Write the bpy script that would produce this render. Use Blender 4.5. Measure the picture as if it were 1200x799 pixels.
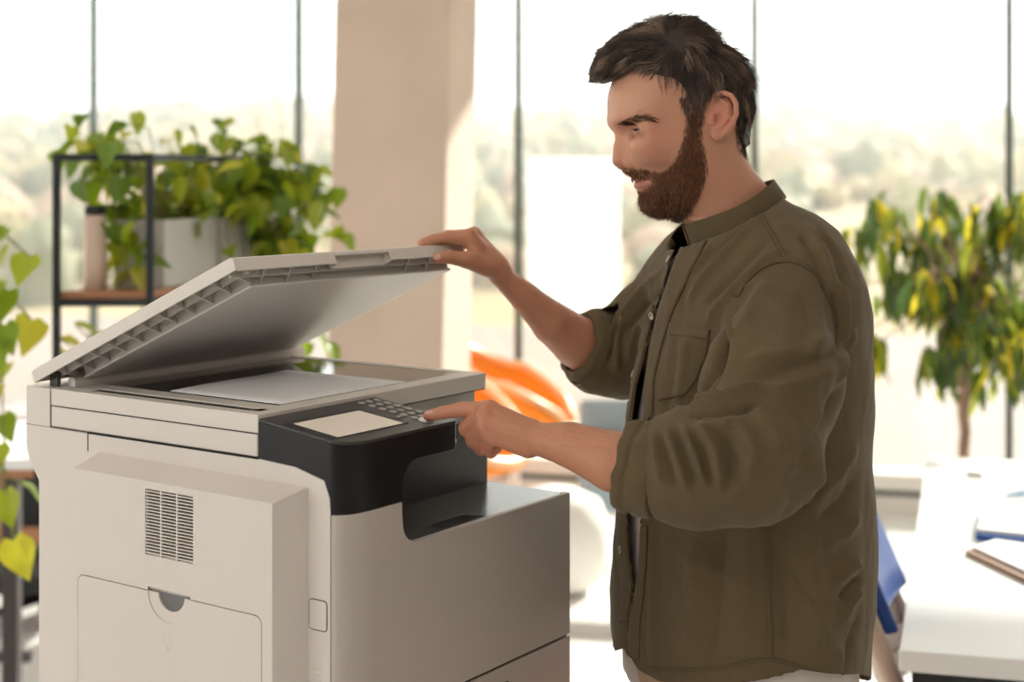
import bpy, bmesh, math, random
import numpy as np
from mathutils import Vector, Matrix, noise
from mathutils.bvhtree import BVHTree

for _o in list(bpy.data.objects):
    bpy.data.objects.remove(_o, do_unlink=True)
SC = bpy.context.scene
COL = SC.collection
rng = np.random.default_rng(7)
random.seed(7)

# ------------------------------------------------------------------ camera
FPX, CX, HY, EYE = 1750.0, 600.0, 205.0, 1.55      # focal length, image centre, horizon (1200x799 frame), eye height
cam_d = bpy.data.cameras.new('camera')
cam = bpy.data.objects.new('camera', cam_d); COL.objects.link(cam)
cam.location = (0, 0, EYE); cam.rotation_euler = (math.pi / 2, 0, 0)
cam_d.sensor_width = 36; cam_d.lens = FPX / 1200 * 36
cam_d.shift_y = -(399.5 - HY) / 1200
cam_d.clip_start = 0.05; cam_d.clip_end = 3000
cam_d.dof.use_dof = True; cam_d.dof.focus_distance = 1.80; cam_d.dof.aperture_fstop = 3.5
SC.camera = cam

# ------------------------------------------------------------------ world, sun, exposure
SC.view_settings.view_transform = 'Standard'; SC.view_settings.look = 'None'
SC.view_settings.gamma = 1.0; SC.view_settings.use_curve_mapping = False
SC.view_settings.exposure = 0.0
W = bpy.data.worlds.new('sky'); SC.world = W; W.use_nodes = True
wt = W.node_tree; bg = wt.nodes['Background']
bg.inputs['Color'].default_value = (1.0, 0.99, 0.98, 1); bg.inputs['Strength'].default_value = 2.9
sun_d = bpy.data.lights.new('sun', 'SUN'); sun_d.energy = 11; sun_d.angle = math.radians(1.5); sun_d.color = (1.0, 0.95, 0.87)
sun = bpy.data.objects.new('sun', sun_d); COL.objects.link(sun)
SUN_TO = Vector((0.60, 0.80, 0.47)).normalized()
sun.rotation_euler = SUN_TO.to_track_quat('Z', 'Y').to_euler()
# daylight of the room's other windows (behind and to the side of the camera), then an added ceiling fill
def area(name, loc, aim, sx, sy, energy, color):
    d = bpy.data.lights.new(name, 'AREA'); d.shape = 'RECTANGLE'; d.size = sx; d.size_y = sy; d.energy = energy; d.color = color
    o = bpy.data.objects.new(name, d); COL.objects.link(o); o.location = loc
    o.rotation_euler = (Vector(loc) - Vector(aim)).to_track_quat('Z', 'Y').to_euler()
    return o
area('window_daylight', (-5.2, -0.6, 1.75), (0.4, 1.9, 1.1), 3.4, 1.7, 38, (1.0, 0.965, 0.95))
area('ceiling_fill_light', (-0.6, -0.8, 3.2), (-0.2, 1.2, 0), 2.4, 1.2, 24, (1.0, 0.945, 0.91))  # fill light added overhead behind the camera, tied to no fitting

# ------------------------------------------------------------------ helpers
def lin(r, g, b):
    f = lambda c: (c / 255 / 12.92) if c / 255 <= 0.04045 else ((c / 255 + 0.055) / 1.055) ** 2.4
    return (f(r), f(g), f(b), 1.0)

MATS = {}
def mat(name, col, rough=0.5, metal=0.0, spec=0.5, noise_amt=0.0, noise_scale=20.0, bump=0.0, bump_scale=200.0, sss=0.0,
        coat=0.0, transl=0.0, emit=0.0, attr=None, sheen=0.0):
    if name in MATS: return MATS[name]
    m = bpy.data.materials.new(name); m.use_nodes = True
    nt = m.node_tree; N = nt.nodes; L = nt.links
    b = N['Principled BSDF']; out = N['Material Output']
    b.inputs['Base Color'].default_value = col; b.inputs['Roughness'].default_value = rough
    b.inputs['Metallic'].default_value = metal; b.inputs['Specular IOR Level'].default_value = spec
    if coat: b.inputs['Coat Weight'].default_value = coat; b.inputs['Coat Roughness'].default_value = 0.1
    if sss:
        b.inputs['Subsurface Weight'].default_value = sss; b.inputs['Subsurface Radius'].default_value = (1, .35, .2)
        b.inputs['Subsurface Scale'].default_value = 0.006
    if sheen: b.inputs['Sheen Weight'].default_value = sheen
    if emit: b.inputs['Emission Color'].default_value = col; b.inputs['Emission Strength'].default_value = emit
    tc = N.new('ShaderNodeTexCoord')
    src = None
    if attr:
        a = N.new('ShaderNodeAttribute'); a.attribute_name = attr; src = a.outputs['Color']
        L.new(src, b.inputs['Base Color'])
    if noise_amt:
        nz = N.new('ShaderNodeTexNoise'); nz.inputs['Scale'].default_value = noise_scale; nz.inputs['Detail'].default_value = 5
        L.new(tc.outputs['Object'], nz.inputs['Vector'])
        mr = N.new('ShaderNodeMapRange'); mr.inputs['From Min'].default_value = .3; mr.inputs['From Max'].default_value = .7
        mr.inputs['To Min'].default_value = 1 - noise_amt; mr.inputs['To Max'].default_value = 1 + noise_amt
        L.new(nz.outputs['Fac'], mr.inputs['Value'])
        vm = N.new('ShaderNodeVectorMath'); vm.operation = 'SCALE'
        if src is not None: L.new(src, vm.inputs[0])
        else: vm.inputs[0].default_value = col[:3]
        L.new(mr.outputs['Result'], vm.inputs['Scale']); L.new(vm.outputs['Vector'], b.inputs['Base Color'])
    if bump:
        nz = N.new('ShaderNodeTexNoise'); nz.inputs['Scale'].default_value = bump_scale; nz.inputs['Detail'].default_value = 3
        L.new(tc.outputs['Object'], nz.inputs['Vector'])
        bp = N.new('ShaderNodeBump'); bp.inputs['Strength'].default_value = 0.6; bp.inputs['Distance'].default_value = bump
        L.new(nz.outputs['Fac'], bp.inputs['Height']); L.new(bp.outputs['Normal'], b.inputs['Normal'])
    if transl:
        tr = N.new('ShaderNodeBsdfTranslucent'); tr.inputs['Color'].default_value = tuple(min(1, c * 1.6) for c in col[:3]) + (1,)
        mx = N.new('ShaderNodeMixShader'); mx.inputs[0].default_value = transl
        L.new(b.outputs[0], mx.inputs[1]); L.new(tr.outputs[0], mx.inputs[2]); L.new(mx.outputs[0], out.inputs[0])
    MATS[name] = m
    return m

def glass_mat():
    m = bpy.data.materials.new('window_glass'); m.use_nodes = True
    nt = m.node_tree; N = nt.nodes; L = nt.links
    N.remove(N['Principled BSDF'])
    t = N.new('ShaderNodeBsdfTransparent'); t.inputs[0].default_value = (.96, .985, .97, 1)
    g = N.new('ShaderNodeBsdfGlossy'); g.inputs['Roughness'].default_value = 0.02
    fr = N.new('ShaderNodeFresnel'); fr.inputs['IOR'].default_value = 1.45
    mx = N.new('ShaderNodeMixShader')
    L.new(fr.outputs[0], mx.inputs[0]); L.new(t.outputs[0], mx.inputs[1]); L.new(g.outputs[0], mx.inputs[2])
    L.new(mx.outputs[0], N['Material Output'].inputs[0])
    return m

def tag(o, label=None, cat=None, group=None, kind=None):
    if label: o['label'] = label
    if cat: o['category'] = cat
    if group: o['group'] = group
    if kind: o['kind'] = kind
    return o

def empty(name, loc=(0, 0, 0), rz=0.0):
    o = bpy.data.objects.new(name, None); COL.objects.link(o); o.location = loc; o.rotation_euler = (0, 0, rz)
    o.empty_display_size = 0.05
    return o

def obj(name, verts, faces, m, parent=None, smooth=False, bevel=0.0, seg=2, solid=0.0, subsurf=0):
    me = bpy.data.meshes.new(name)
    if isinstance(verts, np.ndarray): verts = verts.tolist()
    if isinstance(faces, np.ndarray): faces = faces.tolist()
    me.from_pydata(verts, [], faces); me.validate(); me.update()
    return link(name, me, m, parent, smooth, bevel, seg, solid, subsurf)

def link(name, me, m, parent=None, smooth=False, bevel=0.0, seg=2, solid=0.0, subsurf=0):
    if m is not None and not len(me.materials): me.materials.append(m)
    if smooth or bevel: me.polygons.foreach_set('use_smooth', [True] * len(me.polygons))
    o = bpy.data.objects.new(name, me); COL.objects.link(o)
    if parent is not None: o.parent = parent
    if solid:
        s = o.modifiers.new('solid', 'SOLIDIFY'); s.thickness = solid; s.offset = -1
    if bevel:
        b = o.modifiers.new('bevel', 'BEVEL'); b.width = bevel; b.segments = seg; b.limit_method = 'ANGLE'; b.angle_limit = math.radians(35)
        b.harden_normals = False
        w = o.modifiers.new('wn', 'WEIGHTED_NORMAL'); w.keep_sharp = True
    if subsurf:
        s = o.modifiers.new('sub', 'SUBSURF'); s.levels = subsurf; s.render_levels = subsurf
    return o

class MB:
    """collects shapes for ONE mesh"""
    def __init__(s): s.v = []; s.f = []
    def add(s, v, f):
        n = len(s.v); s.v += [tuple(map(float, q)) for q in v]; s.f += [tuple(i + n for i in q) for q in f]; return s
    def box(s, x0, x1, y0, y1, z0, z1):
        v = [(x0, y0, z0), (x1, y0, z0), (x1, y1, z0), (x0, y1, z0), (x0, y0, z1), (x1, y0, z1), (x1, y1, z1), (x0, y1, z1)]
        return s.add(v, [(0, 3, 2, 1), (4, 5, 6, 7), (0, 1, 5, 4), (1, 2, 6, 5), (2, 3, 7, 6), (3, 0, 4, 7)])
    def extrude(s, poly, vec):
        """poly: list of 3D points (planar), extruded by vec"""
        n = len(poly); v = [tuple(p) for p in poly] + [tuple(np.add(p, vec)) for p in poly]
        f = [tuple(range(n - 1, -1, -1)), tuple(range(n, 2 * n))] + [(i, (i + 1) % n, n + (i + 1) % n, n + i) for i in range(n)]
        return s.add(v, f)
    def tube(s, pts, r, n=8, cap=True):
        pts = [np.array(p, float) for p in pts]; rs = r if hasattr(r, '__len__') else [r] * len(pts)
        v = []; prev = None
        for i, p in enumerate(pts):
            t = pts[min(i + 1, len(pts) - 1)] - pts[max(i - 1, 0)]; t /= (np.linalg.norm(t) + 1e-12)
            if prev is None:
                a = np.array([0, 0, 1.]) if abs(t[2]) < .9 else np.array([1., 0, 0]); x = np.cross(t, a)
            else: x = prev - t * (prev @ t)
            x /= np.linalg.norm(x); prev = x; y = np.cross(t, x)
            v += [p + rs[i] * (math.cos(2 * math.pi * k / n) * x + math.sin(2 * math.pi * k / n) * y) for k in range(n)]
        f = [(i * n + k, i * n + (k + 1) % n, (i + 1) * n + (k + 1) % n, (i + 1) * n + k) for i in range(len(pts) - 1) for k in range(n)]
        if cap: f += [tuple(range(n - 1, -1, -1)), tuple(range((len(pts) - 1) * n, len(pts) * n))]
        return s.add(v, f)
    def lathe(s, prof, c=(0, 0, 0), n=32):
        v = [(c[0] + r * math.cos(2 * math.pi * k / n), c[1] + r * math.sin(2 * math.pi * k / n), c[2] + z) for r, z in prof for k in range(n)]
        f = [(i * n + k, i * n + (k + 1) % n, (i + 1) * n + (k + 1) % n, (i + 1) * n + k) for i in range(len(prof) - 1) for k in range(n)]
        f += [tuple(range(n - 1, -1, -1)), tuple(range((len(prof) - 1) * n, len(prof) * n))]
        return s.add(v, f)
    def build(s, name, m, parent=None, **k):
        o = obj(name, s.v, s.f, m, parent, **k)
        bm = bmesh.new(); bm.from_mesh(o.data); bmesh.ops.recalc_face_normals(bm, faces=bm.faces); bm.to_mesh(o.data); bm.free()
        return o

def cut(o, cutters):
    """boolean-subtract cutter objects from o, bake, remove the cutters"""
    for c in cutters:
        md = o.modifiers.new('cut', 'BOOLEAN'); md.object = c; md.operation = 'DIFFERENCE'; md.solver = 'EXACT'
    bpy.context.view_layer.update()
    dg = bpy.context.evaluated_depsgraph_get()
    keep = [m for m in o.modifiers if m.type != 'BOOLEAN']
    for m in keep: m.show_viewport = False
    dg.update()
    me = bpy.data.meshes.new_from_object(o.evaluated_get(dg))
    for m in list(o.modifiers):
        if m.type == 'BOOLEAN': o.modifiers.remove(m)
    for m in keep: m.show_viewport = True
    o.data = me
    for c in cutters: bpy.data.objects.remove(c, do_unlink=True)
    return o

def P(px, py, Y):
    return np.array([(px - CX) * Y / FPX, Y, EYE - (py - HY) * Y / FPX])
def to_px(v):
    return CX + FPX * v[:, 0] / v[:, 1], HY - FPX * (v[:, 2] - EYE) / v[:, 1]

def rrect(x0, x1, y0, y1, r, n=6):
    pts = []
    for cx, cy, a0 in ((x1 - r, y0 + r, -90), (x1 - r, y1 - r, 0), (x0 + r, y1 - r, 90), (x0 + r, y0 + r, 180)):
        for k in range(n + 1):
            a = math.radians(a0 + 90 * k / n); pts.append((cx + r * math.cos(a), cy + r * math.sin(a)))
    return pts
# ================================================================== the room
WA = np.array([0.0292, 7.3]); WD = np.array([0.973, -0.231]); WN = np.array([0.231, 0.973])   # window wall: a point, direction, outward normal
SP = 1.144
def wp(k, out=0.0, z=0.0):      # k = mullion number counted from the one at the middle of the view
    q = WA + WD * SP * k + WN * out
    return np.array([q[0], q[1], z])
white_wall = mat('wall_paint', lin(238, 233, 227), .8, noise_amt=.02, noise_scale=3)
floor_m = mat('floor_resin', lin(240, 238, 236), .22, noise_amt=.02, noise_scale=1.5)
ceil_m = mat('ceiling_paint', lin(240, 237, 232), .9)
def prism(mb, k0, k1, o0, o1, z0, z1):
    a, b, c, d = wp(k0, o0), wp(k1, o0), wp(k1, o1), wp(k0, o1)
    poly = [(q[0], q[1], z0) for q in (a, b, c, d)]
    return mb.extrude(poly, (0, 0, z1 - z0))
fl = MB(); fl.extrude([(-6, -4.5, -.1), (5.2, -4.5, -.1), tuple(wp(4.55, .05, -.1)), tuple(wp(-5.3, .05, -.1))], (0, 0, .1))
tag(fl.build('floor', floor_m), kind='structure')
ce = MB(); ce.extrude([(-6, -4.5, 3.3), (5.2, -4.5, 3.3), tuple(wp(4.55, .3, 3.3)), tuple(wp(-5.3, .3, 3.3))], (0, 0, .15))
tag(ce.build('ceiling', ceil_m), kind='structure')
tag(MB().box(-6, 5.2, -4.65, -4.5, 0, 3.3).build('wall_back', white_wall), kind='structure')
tag(MB().box(5.2, 5.35, -4.5, 6.1, 0, 3.3).build('wall_right', white_wall), kind='structure')
wl = MB()
wl.box(-6.15, -6, -4.5, -2.6, 0, 3.3).box(-6.15, -6, 1.4, 8.6, 0, 3.3).box(-6.15, -6, -2.6, 1.4, 0, .8).box(-6.15, -6, -2.6, 1.4, 2.6, 3.3)
tag(wl.build('wall_left', white_wall), kind='structure')
frame_m = mat('window_frame_metal', lin(58, 74, 66), .45, metal=.3)
frame_grey = mat('window_frame_grey', lin(122, 112, 104), .5)
glass = glass_mat()
w0 = empty('window_9', (-6.07, -.6, .8)); tag(w0, kind='structure')
MB().box(-.04, .04, -2, -1.94, 0, 1.8).box(-.04, .04, 1.94, 2, 0, 1.8).box(-.04, .04, -.03, .03, 0, 1.8).box(-.04, .04, -2, 2, 0, .06).box(-.04, .04, -2, 2, 1.74, 1.8).build('window_frame', frame_m, w0)
MB().box(-.005, .005, -1.94, 1.94, .06, 1.74).build('pane', glass, w0)
# window wall: header, sill, one window unit per bay
hd = prism(MB(), -5.3, 4.55, -.05, .25, 3.0, 3.3)
tag(hd.build('wall_front', white_wall), kind='structure')
sill_m = mat('sill_white', lin(240, 236, 230), .4)
tag(prism(MB(), -5.3, 4.55, -.06, .12, .105, .18).build('trim_1', sill_m, bevel=.006), kind='structure')
tag(prism(MB(), -5.3, 4.55, -.045, .12, .078, .104).build('trim_2', mat('sill_dark', lin(70, 76, 70), .5)), kind='structure')
for i, k in enumerate(range(-5, 5)):
    e = empty('window_%d' % (i + 1 if i < 8 else i + 2)); tag(e, kind='structure')
    wdt = .030 if k != 4 else .044
    m = MB(); prism(m, k - wdt / SP / 2, k + wdt / SP / 2, -.01, .035, .18, 3.0)
    m.build('mullion', frame_grey if k == 4 else frame_m, e)
    prism(MB(), k + wdt / SP / 2, min(k + 1 - .007 / SP, 4.5), .02, .03, .18, 3.0).build('pane', glass, e)
    prism(MB(), k + wdt / SP / 2, min(k + 1 - .007 / SP, 4.5), -.01, .06, 2.97, 3.005).build('top_rail', frame_m, e)
# glowing ceiling panels, unseen behind the camera, added as interior fill
fill_panel_m = mat('fill_panel_diffuser', (1, .92, .82, 1), .5, emit=2.0)
for i, (x, y) in enumerate(((-2.6, -1.6), (2.2, -1.6))):
    c = empty('ceiling_fill_panel', (x, y, 3.3)); tag(c, 'added square white ceiling fill panel ' + ('over the left half of the room' if x < 0 else 'over the right half of the room'), 'lamp', 'added ceiling fill panels')
    MB().box(-.32, .32, -.32, .32, -.03, 0).build('housing', sill_m, c, bevel=.004)
    MB().box(-.29, .29, -.29, .29, -.034, -.03).build('diffuser', fill_panel_m, c)
# concrete pillar, leaning very slightly
conc = mat('pillar_concrete', lin(214, 192, 176), .85, noise_amt=.05, noise_scale=4, bump=.002, bump_scale=30)
pc = np.array([-.204, 4.9]); pw, pd = .40, .364
base = [pc, pc + WN * pd, pc + WN * pd - WD * pw, pc - WD * pw]
pm = MB(); lean = lambda z: (z - 2.12) * .021
vv = [(q[0] + lean(z), q[1], z) for z in (0, 3.3) for q in base]
pm.add(vv, [(3, 2, 1, 0), (4, 5, 6, 7)] + [(i, (i + 1) % 4, 4 + (i + 1) % 4, 4 + i) for i in range(4)])
tag(pm.build('pillar', conc, bevel=.008), kind='structure')
# ---- outdoors: terrace, wooded slope, skyline
terr = mat('terrace_paving', lin(128, 112, 102), .8, noise_amt=.05, noise_scale=2)
tv = [tuple(wp(-14, .3, -.12)), tuple(wp(14, .3, -.12)), tuple(wp(14, 9, -.12)), tuple(wp(-14, 9, -.12))]
tag(MB().extrude(tv, (0, 0, -.1)).build('terrace_ground', terr), kind='structure')
tag(prism(MB(), -5.3, 4.55, -.04, .12, .0, .077).build('baseboard_front', sill_m), kind='structure')
nx, ny = 70, 60
xs = np.linspace(-1, 1, nx); ys = np.linspace(0, 1, ny)
tvt = []; tfc = []
def hill_z(x, y):
    t = min(1, max(0, (y - 22) / 500.)); b = -9 + 30 * t ** 1.25
    return b + 3.2 * math.sin(x * .013 + 1.7) * t + 2.0 * math.sin(x * .031 + y * .01) * t + .8 * noise.noise((x * .02, y * .02, 0))
for j in range(ny):
    y = 16 + 620 * ys[j] ** 1.8
    for i in range(nx):
        x = xs[i] * (30 + y * .75) + .15 * y
        tvt.append((x, y, hill_z(x, y)))
tfc = [(j * nx + i, j * nx + i + 1, (j + 1) * nx + i + 1, (j + 1) * nx + i) for j in range(ny - 1) for i in range(nx - 1)]
meadow = mat('meadow', lin(142, 124, 88), .95, noise_amt=.25, noise_scale=.03)
tag(obj('hill', tvt, tfc, meadow, smooth=True), kind='structure')
# woodland on the slope: too many far trees to count -> one mesh of leafy clumps
ico = bmesh.new(); bmesh.ops.create_icosphere(ico, subdivisions=2, radius=1)
iv = np.array([v.co[:] for v in ico.verts]); iff = np.array([[v.index for v in f.verts] for f in ico.faces]); ico.free()
V = []; Fc = []; off = 0; colr = []
for n in range(2300):
    t = rng.random() ** .62; y = 80 + 335 * t; x = (rng.random() * 2 - 1) * (18 + y * .46) + .10 * y
    s = rng.uniform(1.1, 2.3) * (1 + t * .9)
    w = iv * np.array([1, 1, rng.uniform(.8, 1.5)]) * s * (1 + .25 * rng.standard_normal((len(iv), 1)))
    V.append(w + np.array([x, y, hill_z(x, y) + s * .4])); Fc.append(iff + off); off += len(iv)
    c = np.array([lin(126, 118, 80), lin(150, 132, 94), lin(110, 108, 82), lin(160, 134, 112)][rng.integers(4)])
    colr.append(np.repeat(c[None], len(iv), 0))
wood = obj('woodland', np.concatenate(V), np.concatenate(Fc), mat('woodland_leaf', (.2, .2, .1, 1), .9, attr='Col'), smooth=True)
ca = wood.data.color_attributes.new('Col', 'FLOAT_COLOR', 'POINT'); ca.data.foreach_set('color', np.concatenate(colr).ravel())
tag(wood, 'pale sunlit woodland on the slope beyond the windows', 'woodland', kind='stuff')
bm_ = mat('far_building', lin(140, 140, 148), .8)
bwin = mat('far_window', lin(120, 128, 140), .3)
def building(px, py_top, wpx, Y, depth, label):
    c = P(px, py_top, Y); x0 = (px - wpx / 2 - CX) * Y / FPX; x1 = (px + wpx / 2 - CX) * Y / FPX
    zb = hill_z(c[0], Y) - 4
    e = empty('building', (0, 0, 0)); tag(e, label, 'building', 'hazy buildings on the skyline')
    MB().box(x0, x1, Y, Y + depth, zb, c[2]).build('wall', bm_, e)
    MB().box(x0 - .4, x1 + .4, Y - .4, Y + depth, c[2], c[2] + .8).build('roof', bm_, e)
    n = max(2, int((x1 - x0) / 5)); wm = MB()
    for r in range(3):
        for q in range(n):
            xa = x0 + (q + .25) * (x1 - x0) / n; wm.box(xa, xa + (x1 - x0) / n * .5, Y - .15, Y, c[2] - 4 - r * 4.5, c[2] - 1.8 - r * 4.5)
    tag(wm.build('windows', bwin, e), kind='stuff')
for a in ((142, 114, 26, 430, 'hazy block on the skyline above the leftmost shelf plant'), (203, 122, 50, 440, 'low wide hazy building on the skyline left of the tall one'),
          (264, 112, 18, 455, 'narrow hazy tower on the skyline above the shelf plants'), (320, 118, 70, 470, 'wide hazy building on the skyline next to the pillar'),
          (575, 106, 26, 450, 'hazy building seen in the narrow bay beside the pillar'), (660, 102, 34, 460, 'hazy building above the skyline left of the hair'),
          (925, 88, 74, 450, 'large hazy building on the skyline behind the back of the head'), (985, 94, 50, 460, 'hazy building stepping down beside the large skyline building'),
          (1085, 103, 40, 480, 'small hazy roof on the skyline above the tree plant')):
    building(a[0], a[1], a[2], a[3], 20, a[4])
# the bright white block outside, behind the raised forearm
wb = MB(); yb = 60.; xA = (621 - CX) * yb / FPX; xB = (727 - CX) * yb / FPX; zt = EYE - (193 - HY) * yb / FPX
poly = [(xA, yb, -9), (xB - .9, yb, -9)] + [(xB - .9 + .9 * math.sin(a), yb + .9 - .9 * math.cos(a), -9) for a in (.4, .8, 1.2, 1.57)] + [(xB, yb + 8, -9), (xA, yb + 8, -9)]
wb.extrude(poly, (0, 0, zt + 9))
e = empty('white_building'); wb.build('wall', mat('white_render', lin(245, 243, 240), .8), e)
MB().extrude([(p[0] * 1.0, p[1], zt) for p in poly], (0, 0, .25)).build('roof_slab', mat('white_render', None), e)
tag(e, 'bright white block with rounded corner outside, behind the raised forearm', 'building')

# morning haze over the valley
hz = bpy.data.materials.new('valley_haze'); hz.use_nodes = True; hn = hz.node_tree; hn.nodes.remove(hn.nodes['Principled BSDF'])
vs = hn.nodes.new('ShaderNodeVolumeScatter'); vs.inputs['Density'].default_value = .0012; vs.inputs['Color'].default_value = (.97, .97, .97, 1); vs.inputs['Anisotropy'].default_value = .3
hn.links.new(vs.outputs[0], hn.nodes['Material Output'].inputs['Volume'])
hb = MB().box(-420, 470, 20, 640, -30, 60).build('haze', hz); tag(hb, 'pale morning haze over the valley outside', 'haze', kind='stuff')
# ================================================================== the printer (local: x along its front, y to its rear, z up)
PC = Vector((-.18381, 1.65, 0)); PA = math.atan2(1750, 1225)
PR = empty('printer', PC, PA)
tag(PR, 'white office copier with raised lid and black control panel', 'printer')
pu = np.array([math.cos(PA), math.sin(PA), 0]); pv = np.array([-pu[1], pu[0], 0])
def pw_(x, y, z): return np.array(PC) + pu * x + pv * y + np.array([0, 0, z])
plas = mat('printer_plastic', lin(224, 215, 207), .42, noise_amt=.012, noise_scale=6, bump=.00025, bump_scale=900)
plas2 = mat('printer_plastic_grey', lin(196, 186, 178), .45, bump=.00025, bump_scale=900)
blk = mat('printer_black', lin(20, 20, 21), .36, spec=.32, bump=.0002, bump_scale=900)
blk_top = mat('panel_top_grey', lin(60, 57, 55), .34, spec=.4, bump=.0002, bump_scale=900)
dark = mat('printer_gap', lin(22, 20, 20), .8)
glossy = mat('scanner_glass', lin(28, 27, 27), .04, spec=.6)
# body: side slab + main block behind the tray recess
prof = [(.0222, .03), (.0222, 1.172), (.0236, 1.19), (.0316, 1.2087), (.0756, 1.2191), (.134, 1.2223), (.5083, 1.2223), (.5083, 1.2727), (.559, 1.2727), (.559, 1.192),
        (.553, 1.176), (.5326, 1.15), (.5326, .03)]
b = MB(); b.extrude([(0, v, z) for v, z in prof], (.099, 0, 0))
b.build('body', plas, PR, bevel=.0022)
prof2 = [(.012, .03), (.012, 1.10), (.152, 1.10), (.152, 1.2223), (.5083, 1.2223), (.5083, 1.2727), (.559, 1.2727), (.559, 1.192), (.553, 1.176), (.5326, 1.15), (.5326, .03)]
b = MB(); b.extrude([(.0985, v, z) for v, z in prof2], (.3595, 0, 0))
b.build('rear_body', plas, PR, bevel=.0022)
# footprint path of the front modules
def corner(u0=.046, v0=.0222, n=10):
    return [(u0 - u0 * math.cos(math.radians(a)), v0 - v0 * math.sin(math.radians(a))) for a in np.linspace(0, 90, n)]
FR = .1
def strip(path, zb, zt, mb):
    n = len(path); v = [(p[0], p[1], z) for p, z in zip(path, zb)] + [(p[0], p[1], z) for p, z in zip(path, zt)]
    mb.add(v, [(i, i + 1, n + i + 1, n + i) for i in range(n - 1)])
pth = corner() + [(.075, 0), (.0995, 0)]
zt = [1.1715] * len(pth)
rec = [(.1000 + .028 * (1 - math.cos(a)), 0) for a in np.linspace(0, math.pi / 2, 8)]
recz = [1.120 + .028 * (1 - math.sin(a)) for a in np.linspace(0, math.pi / 2, 8)]
fm = MB(); P2 = pth + rec + [(.2, 0), (.3, 0), (.4588, 0), (.4588, .012)]; Z2 = zt + recz + [1.120, 1.120, 1.120, 1.120]
strip(P2, [.9285] * len(P2), Z2, fm)
fc = fm.build('front_cover', plas2, PR, smooth=True)
s = fc.modifiers.new('solid', 'SOLIDIFY'); s.thickness = .010; s.offset = -1
bv = fc.modifiers.new('bevel', 'BEVEL'); bv.width = .0024; bv.segments = 3; bv.limit_method = 'ANGLE'; bv.angle_limit = math.radians(50)
fc.modifiers.new('wn', 'WEIGHTED_NORMAL')
# drawers below
for z0, z1 in ((.645, .9255), (.36, .642)):
    dm = MB(); q = corner() + [(.1, 0), (.4588, 0), (.4588, .05)]; q = q + [(.03, .05)]
    dm.extrude([(p[0], p[1], z0) for p in q], (0, 0, z1 - z0))
    d = dm.build('paper_drawer', plas2, PR, bevel=.0015)
    MB().box(.15, .31, -.004, .001, z1 - .05, z1 - .02).build('drawer_handle', blk_top, d, bevel=.0015)
MB().box(.012, .45, .03, .5, 0, .03).build('base', blk, PR)
q = corner() + [(.4588, 0), (.4588, .03), (.03, .03)]
MB().extrude([(p[0], p[1], .03) for p in q], (0, 0, .327)).build('lower_cover', plas2, PR, bevel=.0015)
# output tray
tray_m = mat('output_tray_grey', lin(92, 90, 89), .24, bump=.0002, bump_scale=700)
t = MB().box(.1, .4578, .008, .15, 1.105, 1.1185).build('output_tray', tray_m, PR, bevel=.001)
sc_ = MB().extrude([(.195, .017, 1.112), (.285, .017, 1.112), (.275, .045, 1.112), (.20, .045, 1.112)], (0, 0, .03)).build('cutter', dark)
sc_.parent = PR
cut(t, [sc_])
MB().extrude([(.195, .017, 1.1115), (.285, .017, 1.1115), (.275, .045, 1.1115), (.20, .045, 1.1115)], (0, 0, .001)).build('tray_slot', dark, t)
MB().box(.10, .106, .009, .15, 1.1185, 1.1195).build('tray_guide', blk, t)
wall_m = mat('recess_wall', lin(58, 58, 59), .42, bump=.0002, bump_scale=700)
MB().box(.0995, .455, .136, .152, 1.117, 1.206).build('recess_wall', wall_m, PR, bevel=.001)
MB().box(.0975, .1015, .012, .136, 1.117, 1.215).build('recess_side', blk, PR)
# control panel housing (black), sloping top
ztop = lambda v: 1.2482 + v * .1254
path = [(0, .134), (0, .0756), (0, .0316), (0, .0236)] + corner() + [(.075, 0), (.0998, 0)]
zb = [1.2223, 1.2191, 1.2087, 1.19] + [1.172] * len(corner()) + [1.172, 1.172]
arch = [(.1000 + .028 * (1 - math.cos(a)), 0) for a in np.linspace(0, math.pi / 2, 8)]
archz = [1.189 + .028 * math.sin(a) for a in np.linspace(0, math.pi / 2, 8)]
path = path + arch + [(.16, 0), (.200, 0), (.2062, .004), (.2075, .012), (.2075, .1335)]; zb = zb + archz + [1.217] * 2 + [1.217, 1.217, 1.217]
pm_ = MB(); strip(path, zb, [ztop(p[1]) for p in path], pm_)
h = pm_.build('control_panel', blk, PR, smooth=True)
h.modifiers.new('solid', 'SOLIDIFY').thickness = .004
bv = h.modifiers.new('bevel', 'BEVEL'); bv.width = .001; bv.segments = 2; bv.limit_method = 'ANGLE'; bv.angle_limit = math.radians(50)
h.modifiers.new('wn', 'WEIGHTED_NORMAL')
MB().extrude([(p[0] + .003, p[1] + .003, 1.218) for p in path if p[1] < .05 and p[0] < .2075] + [(.204, .1335, 1.218), (.003, .1335, 1.218)], (0, 0, .004)).build('panel_underside', blk, h)
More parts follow.
